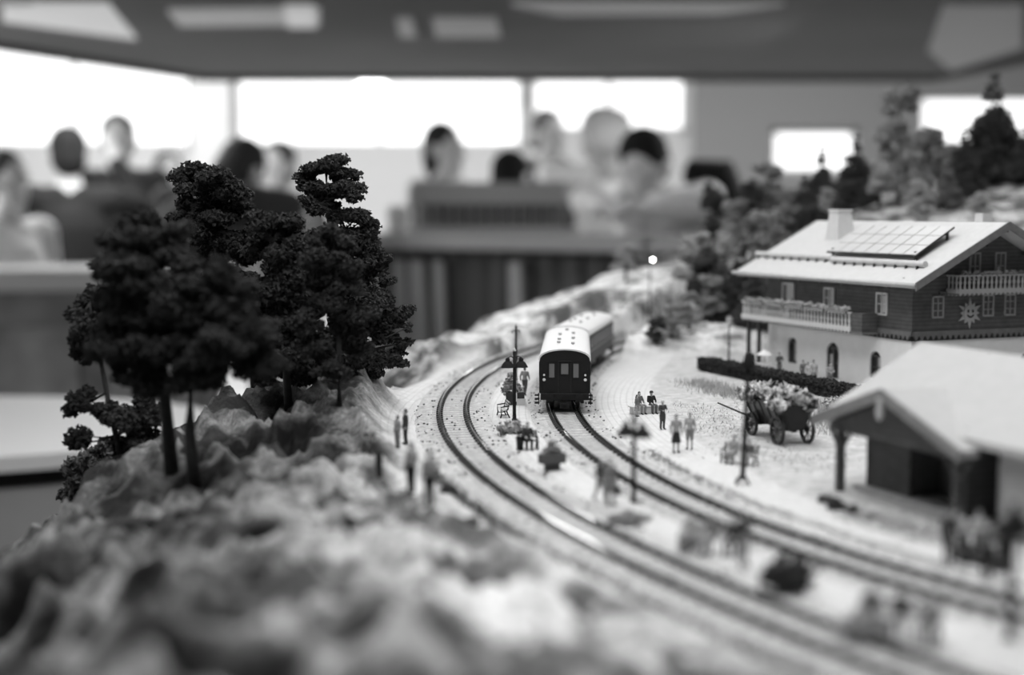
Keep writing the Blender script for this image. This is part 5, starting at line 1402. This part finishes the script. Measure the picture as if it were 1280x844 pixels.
canopy_panel([(3, 22), (3, 2), (135, 2), (170, 45)], .38, 'a')
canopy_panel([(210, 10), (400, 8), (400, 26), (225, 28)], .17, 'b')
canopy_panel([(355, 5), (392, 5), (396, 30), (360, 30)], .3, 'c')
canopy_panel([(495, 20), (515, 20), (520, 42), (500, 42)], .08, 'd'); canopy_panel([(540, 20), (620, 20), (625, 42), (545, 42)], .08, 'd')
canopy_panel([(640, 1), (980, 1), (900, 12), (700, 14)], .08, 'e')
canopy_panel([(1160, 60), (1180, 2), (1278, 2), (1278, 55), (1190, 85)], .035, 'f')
# lamp under the canopy whose mirror image shines in the rails
for y0_, y1_ in ((365, 375), (378, 402), (405, 416)):
    q = MB().box(9, 24, y0_-300, y1_-300, -3, 0); q.build('lit_diffuser', mat('diffuser', .9, .5, emit=14.0), can)
# pendant lamp and hanging cable near the windows
p = atY(465, 112, 760)
t = thing('pendant_globe', 'bright round lamp hanging below the canopy in front of the windows', 'lamp', p)
MB().ball((0, 0, 0), (8.5, 8.5, 5.5), 16).build('globe', mat('globe_light', 1, .5, emit=9.0), t, True)
MB().tube([(0, 0, 5), (0, 0, 260-p.z)], .5, 6).build('cable', M_dark, t)
p = atY(657, 140, 900)
t = thing('hanging_speaker', 'small dark thing hanging from the ceiling between the two middle windows', 'speaker', p)
MB().tube([(0, 0, 0), (0, 0, 14)], [1.6, 2.5], 10).build('housing', M_mid, t); MB().tube([(0, 0, 14), (0, 0, 260-p.z)], 1.2, 6).build('rod', M_mid, t)

# opposite limb of the exhibit: counter, fascia, glazed hall model
def frame_obj(p0, p1):
    d = (p1-p0); return math.atan2(d.y, d.x), d.length
q0 = atY(478, 306, 520); q1 = atY(866, 282, 455)
rz, Ln = frame_obj(q0, q1); zt = (q0.z+q1.z)/2
t = thing('visitor_counter', 'long grey counter ledge with dark pleated skirt below, visitors leaning on it', 'counter', (q0.x, q0.y, FL), rz)
HT = zt-FL
MB().box(-6, Ln+40, -8, 22, HT-5, HT+.5).build('ledge', mat('ledge_paint', .34, .6), t, bevel=.5)
sk = MB(); n = 120; vs = []; fs = []
for i in range(n+1):
    x = -4+(Ln+42)*i/n; y = 1.6*math.sin(i*.9)+.9*math.sin(i*2.3)
    vs += [(x, y, 0), (x, y*.6, HT-5)]
for i in range(n): fs.append((2*i, 2*i+2, 2*i+3, 2*i+1))
sk.add(vs, fs); sk.build('pleated_skirt', mat('skirt_cloth', .09, .9), t, True)
for x0, w in ((2, 4.5), (13, 3), (21, 4), (30, 2.5), (62, 3)):
    MB().prism([(x0-w, 0), (x0+w+2, 0), (x0+w*.5-2, HT-9), (x0-w-2, HT-9)], lambda a, b_, d: (a, d, b_), -2.4, -4.5).build('pale_drape', mat('drape_cloth', .35, .9), t)
q0 = atY(512, 300, 540); q1 = atY(706, 288, 512); rz, Ln = frame_obj(q0, q1)
z0 = q0.z; zt = atY(600, 228, 525).z
t = thing('display_case', 'long grey display case with a row of upright bars standing on the counter', 'case', (q0.x, q0.y, HT+FL+.5), rz)
hh = zt-(HT+FL+.5)
MB().box(0, Ln, 0, 14, hh*.56, hh).build('upper_band', mat('case_band', .26, .7), t, bevel=.4)
MB().box(0, Ln, 0, 14, 0, hh*.12).build('lower_band', mat('case_low', .34, .7), t, bevel=.3)
MB().box(0, Ln, 8, 9, hh*.12, hh*.56).build('back_panel', mat('case_back', .07, .7), t)
for i in range(15):
    x = .8+i*(Ln-1.6)/14; MB().box(x-.7, x+.7, .5, 3, hh*.1, hh*.58).build('upright_bar', mat('case_bar', .3 if i % 3 else .2, .7), t)
p = atY(497, 300, 552)
t = thing('pale_post', 'pale upright post at the left end of the counter', 'post', (p.x, p.y, FL))
MB().box(-3.5, 3.5, -3.5, 3.5, 0, atY(0, 258, 552).z-FL).build('shaft', mat('post_paint', .55, .7), t, bevel=.4); MB().box(-5, 5, -5, 5, 0, 3).build('foot_plate', M_mid, t)

# lower left: pale rounded shelf with a grey plinth and a dark gap under the lip
t = thing('curved_shelf', 'pale rounded display shelf low at the left, dark gap under its lip', 'shelf', (-92, 222, FL))
def disc(mb, r0, r1, z0, z1, sy=1.0, n=48):
    mb.lathe([(r0, z0), (r1, z0), (r1, z1), (r0, z1)], n, (0, 0, 0), Matrix.Diagonal((1, sy, 1)))
zs = -20.5-FL
m_ = MB(); disc(m_, .5, 46, zs-2.2, zs, .75); m_.build('shelf_top', mat('shelf_laminate', .75, .5), t, 'auto')
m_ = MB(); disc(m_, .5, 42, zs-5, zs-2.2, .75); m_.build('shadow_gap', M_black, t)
m_ = MB(); disc(m_, .5, 44.5, 0, zs-5, .75); m_.build('plinth', mat('plinth_paint', .36, .7, .1, .05), t, 'auto')
t = thing('display_cabinet', 'grey mottled display cabinet behind the pale rounded shelf', 'cabinet', (-160, 395, FL), R(8))
zc = atY(40, 338, 395).z-FL
MB().box(-55, 75, 0, 40, 0, zc-6).build('carcass', mat('cabinet_front', .2, .8, .6, .06), t)
MB().box(-57, 77, -3, 42, zc-6, zc).build('cabinet_top', mat('cabinet_top', .55, .6), t, bevel=.6)
for x in (-40, -8, 26, 58): MB().box(x-12, x+12, -1.2, 0, 20, zc-16).build('door', mat('cabinet_door', .28, .8, .5, .05), t, bevel=.3)

# ------------------------------------------------------------------ visitors (life size)
def visitor(label, px, py, Y, pose='stand', rz=0.0, h=None, **kw):
    """head top seen at px,py; feet on the hall floor"""
    p = atY(px, py, Y)
    H0 = 150.0 if pose == 'lean' else (161 if pose == 'dig' else 173.0)
    hh = (p.z-FL)/H0*172
    off = Matrix.Rotation(rz, 3, 'Z') @ Vector((0, -32 if pose == 'lean' else (-26 if pose == 'dig' else -1.5), 0))*(hh/172)
    return person(label, (p.x-off.x, Y-off.y, FL), rz, hh, pose, scale=1.0, big=True, **dict(dict(skin=.6), **kw))
visitor('visitor in dark jacket on the left seen from behind, one arm raised beside the head', 84, 160, 600, 'photo', R(200), top=.02, low=.03, hair=.015)
visitor('dark-haired visitor with pale face and dark jacket, facing the camera on the left', 146, 143, 690, 'stand', R(10), top=.03, low=.03, hair=.06, coat=True, skin=.5)
visitor('visitor in a white shirt cut by the left picture edge', 8, 190, 470, 'stand', R(60), top=.92, low=.2, hair=.06)
visitor('small dark-haired visitor between the dark jackets and the column', 211, 190, 780, 'stand', R(30), top=.35, low=.1, hair=.02)
visitor('big visitor in dark grey clothes bending behind the pine crowns', 300, 182, 520, 'lean', R(150), top=.04, low=.05, hair=.04)
visitor('visitor with grey clothes standing right of the bending dark one', 346, 178, 660, 'stand', R(-20), top=.14, low=.08, hair=.06)
visitor('dark-haired visitor in pale shirt looking right behind the display case', 556, 155, 650, 'stand', R(60), top=.42, low=.2, hair=.025, female=True, skin=.5)
visitor('black-haired child behind the display case, only the head showing', 640, 190, 570, 'stand', R(150), top=.3, low=.1, hair=.008)
visitor('grey-haired tall visitor in grey clothes leaning to the right', 686, 146, 790, 'dig', R(40), top=.2, low=.2, hair=.12)
visitor('visitor in white cap and white shirt bending over the counter', 755, 152, 650, 'lean', R(10), top=.8, low=.2, hair=.1, hat=.85)
visitor('dark-haired visitor in white shirt with black shoulder strap leaning on the counter', 806, 170, 490, 'lean', R(-25), top=.8, low=.05, hair=.012, strap=True)

# ------------------------------------------------------------------ light
def area(name, loc, size, power, rot=(0, 0, 0), sy=None):
    l = bpy.data.lights.new(name, 'AREA'); l.energy = power; l.shape = 'RECTANGLE'; l.size = size*S; l.size_y = (sy or size)*S
    o = bpy.data.objects.new(name, l); C.objects.link(o); o.location = Vector(loc)*S; o.rotation_euler = rot; return o
area('canopy_area_light', (10, 95, cz-4), 90, LP1, (R(-8), 0, 0), 50)
area('canopy_area_light', (-40, 180, cz-4), 70, LP2, (R(-5), 0, 0), 50)
area('canopy_area_light', (60, 190, cz-4), 70, LP2, (R(-5), R(0), 0), 50)
area('hall_area_light', (-300, 900, 255), 300, LH, (0, 0, 0), 300)
area('hall_area_light', (250, 900, 255), 300, LH*.35, (0, 0, 0), 300)
area('hall_area_light', (-150, 560, cz-8), 70, 17, (0, 0, 0), 60)  # unseen light added to brighten the visitors from above
area('hall_area_light', (140, 540, cz-8), 60, 22, (0, R(12), 0), 60)  # its unseen partner on the right, also added for the visitors
area('hall_area_light', (-430, 420, 120), 110, 115, (0, R(-62), 0), 110)  # unseen light added to brighten the white shirt at the left edge
area('canopy_area_light', (0, 38, cz-4), 60, 5.5, (0, 0, 0), 40)  # extra light added to brighten the foreground bank
area('hall_area_light', (-400, 60, 110), 160, 60, (0, R(-75), 0), 120)  # unseen side light added to brighten walls and faces turned left
w = bpy.data.worlds.new('World'); bpy.context.scene.world = w; w.use_nodes = True
w.node_tree.nodes['Background'].inputs[0].default_value = (1, 1, 1, 1); w.node_tree.nodes['Background'].inputs[1].default_value = .3

# ------------------------------------------------------------------ camera
cam = bpy.data.cameras.new('camera'); co = bpy.data.objects.new('camera', cam); C.objects.link(co)
co.location = (0, 0, CAMH*S); co.rotation_euler = (PI/2-PITCH, 0, 0)
cam.sensor_width = 36; cam.lens = F*36/1280; cam.clip_start = .02; cam.clip_end = 60
cam.dof.use_dof = True; cam.dof.focus_distance = .905; cam.dof.aperture_fstop = 4.0; cam.dof.aperture_blades = 6
sc = bpy.context.scene; sc.camera = co
sc.view_settings.view_transform = 'Standard'; sc.view_settings.look = 'None'; sc.view_settings.gamma = 1; sc.view_settings.use_curve_mapping = False
sc.view_settings.exposure = 0.0
sc.cycles.use_denoising = True
sc.cycles.max_bounces = 6; sc.cycles.diffuse_bounces = 3; sc.cycles.glossy_bounces = 2; sc.cycles.transparent_max_bounces = 4
